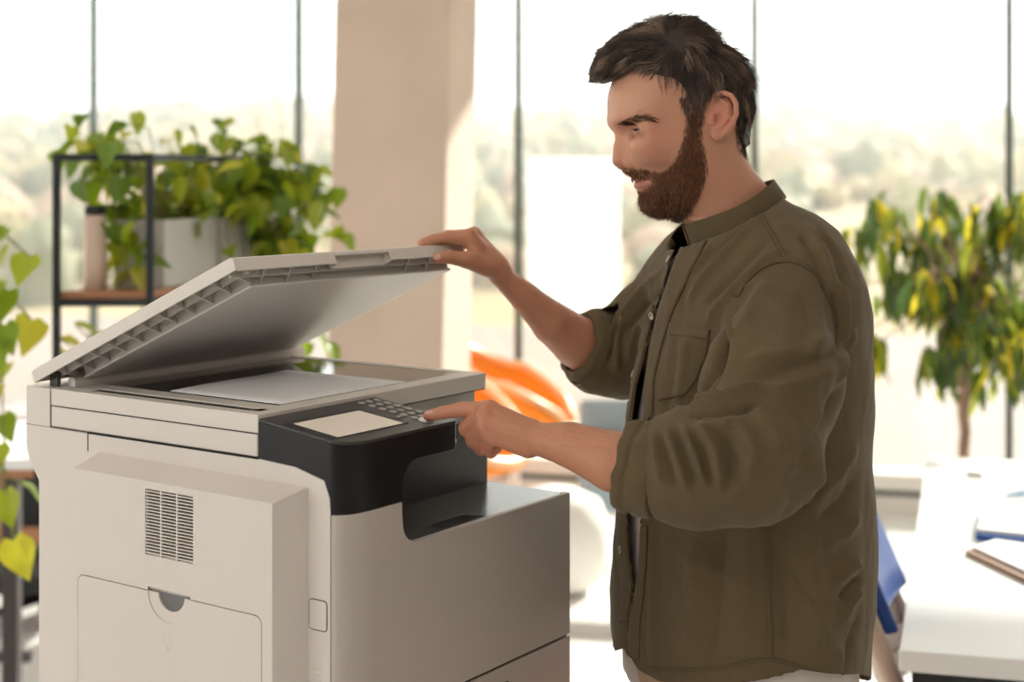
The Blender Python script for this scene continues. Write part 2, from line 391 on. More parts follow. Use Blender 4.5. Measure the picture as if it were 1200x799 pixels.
# top plate of the panel (with a lip)
top = [(0, .134)] + corner() + [(.1, 0), (.2, 0), (.2062, .004), (.2078, .012), (.2078, .134)]
tp = MB(); n = len(top); v = [(p[0], p[1] - .0004, ztop(p[1]) - .0004) for p in top] + [(p[0], p[1] - .0004, ztop(p[1]) + .0034) for p in top]
tp.add(v, [tuple(range(n - 1, -1, -1)), tuple(range(n, 2 * n))] + [(i, (i + 1) % n, n + (i + 1) % n, n + i) for i in range(n)])
plate = tp.build('panel_plate', blk_top, h, bevel=.0011)
zp = lambda v: ztop(v) + .0034
def on_panel(pts, lift, name, m, parent=h, th=.0012, bev=0.0):
    q = [(x, y, zp(y) + lift) for x, y in pts]
    return MB().extrude(q, (0, 0, th)).build(name, m, parent, bevel=bev)
def panel_px(px, py):      # pixel of the photograph -> point on the tilted panel
    r = np.array([(px - CX) / FPX, 1, -(py - HY) / FPX]); o = np.array([0, 0, EYE]) - np.array(PC)
    ro, rd = np.array([o @ pu, o @ pv, o[2]]), np.array([r @ pu, r @ pv, r[2]])
    t = (1.2516 + .1254 * ro[1] - ro[2]) / (rd[2] - .1254 * rd[1]); q = ro + t * rd
    return q[0], q[1]
bz = [panel_px(*p) for p in ((332.6, 493.5), (421.5, 477.5), (485.5, 494), (403, 516))]
scq = [panel_px(*p) for p in ((344, 497.3), (421, 482), (472, 496.5), (397, 513))]
BX0, BX1 = bz[0][0], bz[1][0]; BY1, BY0 = bz[0][1], (scq[2][1] + scq[3][1]) / 2 - .006
SX0, SX1 = (scq[0][0] + scq[3][0]) / 2, (scq[1][0] + scq[2][0]) / 2; SY1, SY0 = (scq[0][1] + scq[1][1]) / 2, (scq[2][1] + scq[3][1]) / 2
on_panel(rrect(SX0 - .011, SX1 + .010, SY0 - .0015, SY1 + .010, .002), .0001, 'screen_bezel', mat('bezel_black', lin(14, 14, 15), .35), th=.0006)
on_panel(rrect(SX0, SX1, SY0, SY1, .001), .0003, 'touch_screen', mat('touch_screen', lin(226, 212, 196), .22, emit=.18), th=.0009)
key_m = mat('key_grey', lin(168, 162, 156), .4)
k0 = np.array(panel_px(443, 471)); k1 = np.array(panel_px(492, 485)); k2 = np.array(panel_px(425, 474.5))
keyme = None
ku = .0145; 
for r in range(6):
    for c in range(3):
        if r == 5 and c == 0: continue
        x = .1935 - c * .0148; y = .118 - r * .0168
        q = [(x + .0042 * math.cos(a), y + .0052 * math.sin(a)) for a in np.linspace(0, 2 * math.pi, 12, endpoint=False)]
        if keyme is None:
            ko = on_panel([(p[0] - x, p[1] - y) for p in q], -1.2516, 'key', key_m, th=.0016); keyme = ko.data
        else:
            ko = bpy.data.objects.new('key', keyme); COL.objects.link(ko); ko.parent = h
        ko.location = (x, y, zp(y) - .0001)
MB().box(-.003, .003, -.0025, .0025, 0, .0018).build('key', key_m, h).location = (.1505, .047, zp(.047))
bx, by = panel_px(499.5, 492.6)
sb = MB().lathe([(.0098, 0), (.0098, .0014), (.008, .0026), (0.0005, .0030)], n=28).build('start_button', mat('start_button', lin(232, 230, 226), .3, spec=.6), h, smooth=True)
sb.location = (bx, by, zp(by) - .0003); sb.rotation_euler = (math.atan(.1254), 0, 0)
MB().box(.2052, .2082, .004, .010, 1.2235, 1.228).build('status_light', mat('status_light', lin(235, 235, 235), .3), h)
# scanner unit: lower and upper halves with a thin seam
lo = MB(); lo.extrude([(.0005, .1355, 1.2232), (.2, .1355, 1.2232), (.2, .151, 1.2232), (.446, .151, 1.2232), (.446, .508, 1.2232), (.0005, .508, 1.2232)], (0, 0, .0270))
lo.build('scanner_base', plas, PR, bevel=.002)
su = MB().box(0, .4485, .134, .5075, 1.2508, 1.2712).build('scan_unit', plas, PR, bevel=.0016)
tb = MB(); T0, T1 = 1.2690, 1.2727
for a in ((0, .4485, .134, .166), (0, .0185, .166, .5075), (.0365, .066, .166, .49), (.430, .4485, .166, .5075), (.0185, .430, .488, .5075), (.0185, .0365, .455, .49), (.0185,.0365,.150,.166)):
    tb.box(a[0], a[1], a[2], a[3], T0, T1)
tb.build('glass_bezel', plas, su, bevel=.0009)
MB().box(.0185, .0365, .15, .456, 1.2692, 1.2716).build('feed_glass', glossy, su)
MB().box(.066, .430, .166, .488, 1.2692, 1.2718).build('scanner_glass', glossy, su)
# rear beam with hinges
rb = MB(); pts = [(.03 + .435 * t, .506, 0) for t in (0, 1)]
rb.extrude([(.028, .4935, 1.272), (.028, .5085, 1.272), (.028, .5085, 1.2815), (.028, .504, 1.285), (.028, .4975, 1.284), (.028, .4935, 1.280)], (.440, 0, 0))
rb.build('rear_beam', plas, PR, bevel=.0015, seg=3)
hin = mat('hinge_plastic', lin(226, 208, 190), .45)
for x in (.105, .412):
    hb = MB().box(x - .012, x + .014, .495, .541, 1.272, 1.2915).build('hinge', hin, PR, bevel=.003)
    MB().box(x - .014, x - .011, .50, .53, 1.285, 1.298).build('hinge_tab', plas, hb)
MB().box(.014, .020, .512, .528, 1.27, 1.292).build('lid_spring_post', blk_top, PR, bevel=.001)
# the raised lid: local q from the hinge to the front edge, n up from its underside
LA = math.atan2(1.4501 - 1.2916, .5361 - .172)
LE = bpy.data.objects.new('lid', None)
lid = None
H0 = np.array([0, .5361, 1.2793])
qd = np.array([0, -math.cos(LA), math.sin(LA)]); nd = np.array([0, math.sin(LA), math.cos(LA)])
def LQ(x, q, nn): return H0 + np.array([x, 0, 0]) + qd * q + nd * nn
class LB(MB):
    def lbox(s, x0, x1, q0, q1, n0, n1):
        c = [LQ(x, q, k) for k in (n0, n1) for x, q in ((x0, q0), (x1, q0), (x1, q1), (x0, q1))]
        return s.add(c, [(0, 3, 2, 1), (4, 5, 6, 7), (0, 1, 5, 4), (1, 2, 6, 5), (2, 3, 7, 6), (3, 0, 4, 7)])
LW, LL = .4475, .4005
lid = LB().lbox(-.001, LW, -.004, LL - .003, .0105, .0172).build('lid', plas, PR, bevel=.003, seg=3)
rim = LB()
rim.lbox(-.001, .0025, -.004, LL, 0, .014).lbox(LW - .0035, LW, -.004, LL, 0, .014).lbox(.0025, LW - .0035, -.004, 0, 0, .0125)
NX0, NX1 = .176, .281
for x0, x1 in ((.0025, NX0), (NX1, LW - .0035)): rim.lbox(x0, x1, LL - .0035, LL, -.001, .0145)
rim.lbox(NX0, NX1, LL - .0035, LL, .0095, .0145).lbox(NX0, NX1, LL - .014, LL - .011, -.004, .0105)
rim.lbox(NX0 - .0015, NX0, LL - .014, LL, -.003, .0125).lbox(NX1, NX1 + .0015, LL - .014, LL, -.003, .0125)
rim.build('lid_rim', plas, lid, bevel=.0008)
rib = LB(); rgrey = mat('lid_rib_plastic', lin(206, 199, 192), .5)
PX0, PX1, PQ0, PQ1 = .043, .436, .045, .372
ribs = []
for k in range(11):      # ribs round the pad: left edge diagonals, then the front edge
    q = .03 + k * .0345
    z = LB(); z.add([LQ(.0025, q + .010, .0105), LQ(.0025, q + .0115, .0105), LQ(PX0, q, .0105), LQ(PX0, q - .0015, .0105), LQ(.0025, q + .010, .0015), LQ(.0025, q + .0115, .0015), LQ(PX0, q, -.010), LQ(PX0, q - .0015, -.010)],
                   [(0, 1, 2, 3), (4, 7, 6, 5), (0, 4, 5, 1), (1, 5, 6, 2), (2, 6, 7, 3), (3, 7, 4, 0)])
    z.build('rib', rgrey, lid)
for k in range(9):
    x = .05 + k * .046
    if NX0 - .01 < x < NX1 + .01: continue
    z = LB(); z.add([LQ(x, LL - .0035, .0105), LQ(x + .0015, LL - .0035, .0105), LQ(x + .012, PQ1, .0105), LQ(x + .0105, PQ1, .0105), LQ(x, LL - .0035, .001), LQ(x + .0015, LL - .0035, .001), LQ(x + .012, PQ1, -.010), LQ(x + .0105, PQ1, -.010)],
                   [(0, 1, 2, 3), (4, 7, 6, 5), (0, 4, 5, 1), (1, 5, 6, 2), (2, 6, 7, 3), (3, 7, 4, 0)])
    z.build('rib', rgrey, lid)
z = LB().lbox(.022, .0235, .02, LL - .004, -.0035, .0105).lbox(.0025, LW - .004, LL - .017, LL - .0155, -.005, .0105).build('long_rib', rgrey, lid)
LB().lbox(.0025, LW - .004, 0, LL - .004, .0095, .0108).build('lid_inner_plate', rgrey, lid)
LB().lbox(PX0, PX1, PQ0, PQ1, -.011, .0095).build('pad_holder', rgrey, lid)
pad = LB().lbox(PX0 - .001, PX1 + .002, PQ0 - .004, PQ1 + .002, -.0145, -.0112).build('lid_pad', mat('lid_pad_white', lin(238, 232, 226), .28, noise_amt=.012, noise_scale=8, transl=.12), lid, bevel=.001)
# side door (bulge on the left flank) with vents, grip and flap
sd = MB(); U = -.04
sd.add([(0, .0561, 1.1985), (0, .4105, 1.2005), (U, .0728, 1.1850), (U, .4121, 1.1865), (0, .0561, .70), (0, .4105, .70), (U, .0728, .70), (U, .4121, .70)],
       [(0, 1, 3, 2), (2, 3, 7, 6), (0, 2, 6, 4), (1, 5, 7, 3), (4, 6, 7, 5), (0, 4, 5, 1)])
door = sd.build('side_door', plas, PR)
VY0, VY1, VZ0, VZ1 = .199, .281, 1.0985, 1.177
c1 = MB().box(U - .01, U + .008, VY0, VY1, VZ0, VZ1).build('cutter', dark, PR)
FY0, FY1, FZ1 = .0885, .4041, 1.0572
c2 = MB().extrude([(U - .01, y, z) for y, z in rrect(FY0, FY1, .72, FZ1, .011)], (.0145, 0, 0)).build('cutter', dark, PR)
c3 = MB().extrude([(U - .01, y, z) for y, z in ((.2765, 1.0572), (.2765, 1.0612), (.204, 1.0605), (.204, 1.0572))], (.0125, 0, 0)).build('cutter', dark, PR)
bpy.context.view_layer.update()
cut(door, [c1, c2, c3])
door.data.polygons.foreach_set('use_smooth', [True] * len(door.data.polygons))
bv = door.modifiers.new('bevel', 'BEVEL'); bv.width = .0065; bv.segments = 4; bv.limit_method = 'WEIGHT'
be = door.data.attributes.new('bevel_weight_edge', 'FLOAT', 'EDGE')
for e_ in door.data.edges:
    a, b_ = (np.array(door.data.vertices[i].co) for i in e_.vertices)
    L_ = np.linalg.norm(a - b_)
    if L_ > .25 or (abs(a[0] - b_[0]) > .03): be.data[e_.index].value = 1.0 if (abs(a[2] - b_[2]) > .2 and max(a[1], b_[1]) < .08) else .55
    if L_ > .25 and (abs(a[1] - .0885) < .002 or abs(a[1] - .4041) < .002 or abs(a[0] - U) > .0005 and abs(a[0]) > 1e-4 and abs(a[0]-U) > .001): be.data[e_.index].value = 0
door.modifiers.new('wn', 'WEIGHTED_NORMAL').keep_sharp = True
MB().box(U + .0065, U + .0078, VY0, VY1, VZ0, VZ1).build('vent_backing', dark, door)
sm = MB().box(0, .006, 0, (VY1 - VY0 - .004) / 3 + .0005, 0, .00125).build('slat', plas, door)
for c in range(3):
    for r in range(20):
        o = sm if (c == 0 and r == 0) else bpy.data.objects.new('slat', sm.data)
        if o is not sm: COL.objects.link(o); o.parent = door
        o.location = (U, VY0 + c * (VY1 - VY0 + .0005) / 3 - .0003, VZ0 + .0021 + r * (VZ1 - VZ0) / 20.4)
for c in (1, 2): MB().box(U - .0001, U + .006, VY0 + c * (VY1 - VY0) / 3 - .0011, VY0 + c * (VY1 - VY0) / 3 + .0011, VZ0, VZ1).build('vent_divider', plas, door)
flap = MB().extrude([(U - .0003, y, z) for y, z in rrect(FY0 + .0011, FY1 - .0011, .72, FZ1 - .0012, .010)], (.004, 0, 0)).build('flap', plas, door)
def half_disc(cy, cz, r, ry, n=18): return [(cy + r * math.cos(a), cz - ry * math.sin(a)) for a in np.linspace(0, math.pi, n)]
c1 = MB().extrude([(U - .02, y, z) for y, z in half_disc(.2365, 1.0575, .0225, .0205)] + [(U - .02, .2365 - .0225, 1.07), (U - .02, .2365 + .0225, 1.07)], (.04, 0, 0)).build('cutter', dark, PR)
c2 = MB().extrude([(U - .02, y, z) for y, z in half_disc(.2405, 1.0575, .0355, .0345)] + [(U - .02, .2405 - .0355, 1.07), (U - .02, .2405 + .0355, 1.07)], (.0209, 0, 0)).build('cutter', dark, PR)
bpy.context.view_layer.update()
cut(flap, [c2, c1])
MB().box(U + .0037, U + .005, .19, .29, 1.02, 1.0602).build('grip_recess', mat('grip_recess', lin(112, 112, 112), .6), door)
# raised mark on the flap and on the flank: two bent arrows / a hook, moulded in the plastic
def emb(pts, name, parent, x, r=.0007):
    m = MB()
    for q in pts: m.tube([(x + r * .35, y, z) for y, z in q], r, 6)
    return m.build(name, plas, parent, smooth=True)
cy, cz = .2405, 1.001
emb([[(cy + .006, cz + .010), (cy + .006, cz - .002), (cy + .010, cz - .004)], [(cy - .007, cz + .010), (cy - .007, cz - .004)], [(cy + .001, cz + .011), (cy - .003, cz + .004), (cy + .004, cz - .001), (cy, cz - .010)], [(cy + .004, cz - .007), (cy, cz - .010), (cy - .004, cz - .006)]], 'moulded_mark', flap, U - .0002)
emb([[(.047, .996), (.036, .996), (.036, 1.003)], [(.047, .978), (.041, .973), (.036, .978), (.036, .985)], [(.046, .989), (.038, .989)]], 'moulded_mark', PR, 0, .0006)
# release key on the flank
ky = MB().extrude([(-.0010, y, z) for y, z in rrect(.0278, .0535, 1.0405, 1.0735, .004)], (.003, 0, 0)).build('release_key', plas, PR, bevel=.0006)
gv = MB().extrude([(-.00035, y, z) for y, z in rrect(.0268, .0545, 1.0395, 1.0745, .005)], (.002, 0, 0)).build('release_key_gap', dark, PR)
# thin dark gaps between the mouldings
g = MB().box(-.0003, .01, .134, .4345, 1.2212, 1.2234).box(-.0003, .01, .4329, .4347, 1.199, 1.2230).build('cover_gap', dark, PR)
MB().box(.0005, .447, .1345, .507, 1.2500, 1.2510).build('scan_seam', dark, PR)
MB().box(.0006, .02, .0214, .0225, .03, 1.172).build('front_seam', dark, PR)
MB().box(-.0002, .01, .5078, .5086, 1.2227, 1.2728).build('rear_seam', mat('seam_grey', lin(120, 112, 106), .8), PR)
MB().box(-.0002, .01, .434, .559, 1.2218, 1.2226).build('rear_seam', MATS['seam_grey'], PR)
MB().box(.03, .455, .004, .02, .9250, .9290).build('drawer_gap', dark, PR)
# paper on the glass
pp = MB(); A = (.070, .1655); 
nx_, ny_ = 8, 6
pv_ = []; 
for j in range(ny_ + 1):
    for i in range(nx_ + 1):
        x = .070 + .241 * i / nx_; y = .1660 + (.195 + .022 * i / nx_) * j / ny_
        pv_.append((x, y, 1.2727 + .0006 + .0012 * math.sin(i * .7) * (j / ny_) ** 2 * .6))
pf = [(j * (nx_ + 1) + i, j * (nx_ + 1) + i + 1, (j + 1) * (nx_ + 1) + i + 1, (j + 1) * (nx_ + 1) + i) for j in range(ny_) for i in range(nx_)]
pp = obj('paper_sheet', [tuple(pw_(*q)) for q in pv_], pf, mat('paper_white', lin(243, 241, 240), .7), smooth=True, solid=.0003)
tag(pp, 'white sheet of paper lying on the copier glass', 'paper')
# ================================================================== implicit modelling (smooth unions polygonised with surface nets)
def seg(p, a, b, ra, rb):
    a = np.asarray(a, np.float32); b = np.asarray(b, np.float32); pa = p - a; ba = b - a
    h = np.clip(pa @ ba / max(float(ba @ ba), 1e-12), 0, 1)
    return np.linalg.norm(pa - h[:, None] * ba, axis=1) - (ra + (rb - ra) * h)
def ball(p, c, r): return np.linalg.norm(p - np.asarray(c, np.float32), axis=1) - r
def ellip(p, c, R, M=None):
    q = p - np.asarray(c, np.float32)
    if M is not None: q = q @ np.asarray(M, np.float32).T
    R = np.asarray(R, np.float32); k0 = np.linalg.norm(q / R, axis=1); k1 = np.linalg.norm(q / (R * R), axis=1) + 1e-9
    return k0 * (k0 - 1) / k1
def smin(a, b, k):
    h = np.clip(.5 + .5 * (b - a) / k, 0, 1); return b + (a - b) * h - k * h * (1 - h)
def smax(a, b, k): return -smin(-a, -b, k)

def snets(f, lo, hi, h, c=6, slack=1.6):
    lo = np.asarray(lo, float); n = (np.ceil((np.asarray(hi, float) - lo) / h / c).astype(int)) * c
    nb = n // c
    I = np.stack(np.meshgrid(*[np.arange(k) for k in nb], indexing='ij'), -1).reshape(-1, 3)
    cd = f((lo + (I + .5) * c * h).astype(np.float32))
    D = np.empty(n, np.float32)
    near = np.abs(cd) < c * h * .87 * slack
    Df = np.where(cd > 0, 1., -1.).astype(np.float32).reshape(nb)
    D[:] = np.repeat(np.repeat(np.repeat(Df, c, 0), c, 1), c, 2)
    loc = np.stack(np.meshgrid(*[np.arange(c)] * 3, indexing='ij'), -1).reshape(-1, 3)
    J = (I[near][:, None, :] * c + loc[None]).reshape(-1, 3)
    for s in range(0, len(J), 400000):
        j = J[s:s + 400000]; D[j[:, 0], j[:, 1], j[:, 2]] = f((lo + j * h).astype(np.float32))
    S = D < 0
    cs = [S[dx:n[0] - 1 + dx, dy:n[1] - 1 + dy, dz:n[2] - 1 + dz] for dx in (0, 1) for dy in (0, 1) for dz in (0, 1)]
    any_ = np.logical_or.reduce(cs); all_ = np.logical_and.reduce(cs)
    cell = np.argwhere(any_ & ~all_); idx = np.full(any_.shape, -1, np.int32); idx[tuple(cell.T)] = np.arange(len(cell))
    O = [(dx, dy, dz) for dx in (0, 1) for dy in (0, 1) for dz in (0, 1)]
    val = np.stack([D[cell[:, 0] + o[0], cell[:, 1] + o[1], cell[:, 2] + o[2]] for o in O], 1)
    acc = np.zeros((len(cell), 3)); cnt = np.zeros(len(cell))
    for a in range(8):
        for b_ in range(a + 1, 8):
            if sum(abs(O[a][k] - O[b_][k]) for k in range(3)) != 1: continue
            va, vb = val[:, a], val[:, b_]; m = (va < 0) != (vb < 0)
            t = np.where(m, va / np.where(m, va - vb, 1), 0)
            pos = np.array(O[a]) + t[:, None] * (np.array(O[b_]) - np.array(O[a]))
            acc += np.where(m[:, None], pos, 0); cnt += m
    V = lo + (cell + acc / cnt[:, None]) * h
    Q = []
    for ax in range(3):
        u_, v_ = [(1, 2), (2, 0), (0, 1)][ax]
        sl0 = [slice(None)] * 3; sl1 = [slice(None)] * 3; sl0[ax] = slice(0, -1); sl1[ax] = slice(1, None)
        e = np.argwhere(S[tuple(sl0)] != S[tuple(sl1)])
        e = e[(e[:, u_] > 0) & (e[:, v_] > 0) & (e[:, u_] < n[u_] - 1) & (e[:, v_] < n[v_] - 1)]
        eu = np.zeros(3, int); eu[u_] = 1; ev = np.zeros(3, int); ev[v_] = 1
        g = lambda q: idx[q[:, 0], q[:, 1], q[:, 2]]
        quad = np.stack([g(e - eu - ev), g(e - ev), g(e), g(e - eu)], 1)
        neg = S[e[:, 0], e[:, 1], e[:, 2]]
        quad[~neg] = quad[~neg][:, ::-1]
        Q.append(quad)
    Q = np.concatenate(Q); Q = Q[(Q >= 0).all(1)]
    return V, Q
def polish(f, V, h, it=1):
    for _ in range(it):
        e = np.float32(h * .5); v = V.astype(np.float32); d = f(v)
        g = np.stack([f(v + np.eye(3, dtype=np.float32)[k] * e) - f(v - np.eye(3, dtype=np.float32)[k] * e) for k in range(3)], 1) / (2 * e)
        gl = np.linalg.norm(g, axis=1)
        V = V - np.clip(d / np.maximum(gl, .3), -h, h)[:, None] * g / np.maximum(gl, 1e-3)[:, None]
    return V
def prune(V, Q, keep):
    """keep faces whose mask is True, drop loose vertices; returns V, Q, old indices"""
    Q = Q[keep]; used = np.unique(Q); m = np.full(len(V), -1); m[used] = np.arange(len(used))
    return V[used], m[Q], used
def vnormals(V, Q):
    n = np.cross(V[Q[:, 2]] - V[Q[:, 0]], V[Q[:, 3]] - V[Q[:, 1]]); N = np.zeros_like(V)
    for k in range(4): np.add.at(N, Q[:, k], n)
    return N / (np.linalg.norm(N, axis=1)[:, None] + 1e-12)
def bvh_of(V, Q): return BVHTree.FromPolygons([tuple(v) for v in V], [tuple(map(int, q)) for q in Q])
def shoot(bvh, px, py):
    d = Vector(((px - CX) / FPX, 1, -(py - HY) / FPX)).normalized()
    h = bvh.ray_cast(Vector((0, 0, EYE)), d)
    return (np.array(h[0]), np.array(h[1])) if h[0] is not None else (None, None)
def dense(pts, n):
    pts = np.array(pts, float); s = np.r_[0, np.cumsum(np.linalg.norm(np.diff(pts[:, :2], axis=0), axis=1))]
    t = np.linspace(0, s[-1], n); return np.stack([np.interp(t, s, pts[:, k]) for k in range(pts.shape[1])], 1)
def sculpt(V, N, bvh, strokes):
    """raise or sink the surface along lines drawn on it: (points seen from the front, radius m, height m)"""
    out = np.zeros(len(V))
    for pts, r, hgt in strokes:
        pts = dense(pts, 26); L = []
        for p in pts:
            h, _ = shoot(bvh, p[0], p[1])
            if h is not None: L.append(h)
        if len(L) < 3: continue
        L = np.array(L); lo = L.min(0) - 3 * r; hi = L.max(0) + 3 * r
        m = np.where(((V > lo) & (V < hi)).all(1))[0]
        if not len(m): continue
        v = V[m]; best = np.full(len(m), 9.); arc = np.zeros(len(m))
        for i in range(len(L) - 1):
            if np.linalg.norm(L[i + 1] - L[i]) > .05: continue
            ba = L[i + 1] - L[i]; t = np.clip((v - L[i]) @ ba / (ba @ ba + 1e-12), 0, 1); d = np.linalg.norm(v - L[i] - t[:, None] * ba, axis=1)
            b_ = d < best; best[b_] = d[b_]; arc[b_] = ((i + t) / (len(L) - 1))[b_]
        fade = np.clip(np.minimum(arc, 1 - arc) * 5 + .15, 0, 1)
        out[m] += hgt * np.exp(-(best / r) ** 1.45) * fade
    return V + N * out[:, None]
def poly_sdf(px, py, poly):
    """signed distance in px to a closed polygon, negative inside"""
    poly = np.array(poly, float); d = np.full(px.shape, 1e9); ins = np.zeros(px.shape, bool)
    for i in range(len(poly)):
        a = poly[i]; b = poly[(i + 1) % len(poly)]; e = b - a
        t = np.clip(((px - a[0]) * e[0] + (py - a[1]) * e[1]) / (e @ e), 0, 1)
        d = np.minimum(d, np.hypot(px - a[0] - t * e[0], py - a[1] - t * e[1]))
        c = ((a[1] <= py) != (b[1] <= py))
        if abs(e[1]) > 1e-9: ins ^= c & (px < a[0] + (py - a[1]) / e[1] * e[0])
    return np.where(ins, -d, d)
def smooth_poly(pts, n=6):
    """closed Catmull-Rom through pts"""
    P_ = np.array(pts, float); m = len(P_); out = []
    for i in range(m):
        p0, p1, p2, p3 = P_[(i - 1) % m], P_[i], P_[(i + 1) % m], P_[(i + 2) % m]
        for t in np.arange(n) / n:
            out.append(.5 * ((2 * p1) + (p2 - p0) * t + (2 * p0 - 5 * p1 + 4 * p2 - p3) * t * t + (3 * p1 - p0 - 3 * p2 + p3) * t ** 3))
    return out
class Grid2:
    def __init__(s, poly, x0, x1, y0, y1, st=.5):
        s.x0, s.y0, s.st = x0, y0, st
        X, Y = np.meshgrid(np.arange(x0, x1, st), np.arange(y0, y1, st), indexing='ij'); s.g = poly_sdf(X, Y, poly).astype(np.float32)
    def __call__(s, x, y):
        fx = np.clip((x - s.x0) / s.st, 0, s.g.shape[0] - 1.001); fy = np.clip((y - s.y0) / s.st, 0, s.g.shape[1] - 1.001)
        i = fx.astype(int); j = fy.astype(int); a = fx - i; b = fy - j; g = s.g
        return g[i, j] * (1 - a) * (1 - b) + g[i + 1, j] * a * (1 - b) + g[i, j + 1] * (1 - a) * b + g[i + 1, j + 1] * a * b

# ================================================================== the man
YH = 1.95; SH = YH / FPX                      # depth of the head's middle plane, metres per photograph pixel there
MAN = empty('person', (.285, 1.95, 0))
tag(MAN, 'bearded man in open olive shirt pressing a copier button and holding its lid', 'person')
def man_obj(name, V, F, m, parent=MAN, **k):
    V = np.array(V, float)
    if parent is MAN: V = V - np.array([.285, 1.95, 0])
    else:
        p = parent
        V = V - np.array([.285, 1.95, 0])
    return obj(name, V, F, m, parent, **k)
# ---- head, in coordinates (profile pixel x, profile pixel y, lateral metres); the head is turned a few degrees to the camera
YAW = math.radians(5); HC = P(800, 150, YH)
fw = np.array([-math.cos(YAW), -math.sin(YAW), 0]); lt = np.array([math.sin(YAW), -math.cos(YAW), 0])    # forward; near-side lateral
def to_head(p):
    d = p - HC.astype(np.float32); a = d @ fw.astype(np.float32); l = d @ lt.astype(np.float32)
    return 800 - a / SH, 150 - d[:, 2] / SH, l
def hp(px, py, l=0.0): return HC + fw * (800 - px) * SH + np.array([0, 0, (150 - py) * SH]) + lt * l
face_prof = [(715, 103), (712.6, 113), (711.8, 123), (712.2, 133), (713.2, 140), (716.2, 146), (720.5, 152), (724.5, 159), (728.5, 168), (731.5, 178), (733.3, 188), (734.5, 196), (736.5, 201),
             (739.5, 206), (741.2, 210.2), (744.2, 212.2), (743.2, 216.5), (744.8, 221.5), (748.6, 225.5), (750, 230), (750.5, 236), (753, 242.5), (759, 247), (770, 249), (782, 249.5), (792, 253.5), (801, 260), (808, 268),
             (813, 282), (819, 300), (824, 330), (945, 330), (932, 270), (912, 234), (895, 213), (881, 196), (874, 184), (871, 172), (872.5, 155), (874.5, 135), (874, 115), (870, 95), (861, 77), (846, 61), (826, 48), (800, 40),
             (775, 41), (752, 50), (734, 66), (722, 84)]
GF = Grid2(smooth_poly(face_prof, 5), 660, 990, 0, 345)
W_PY = [0, 30, 60, 100, 130, 150, 172, 195, 215, 235, 250, 262, 280, 345]
W_W = [.070, .074, .0775, .079, .0772, .0745, .0715, .068, .0635, .058, .0565, .0565, .060, .072]
EYE_C = (748.2, 153.0, .0325)
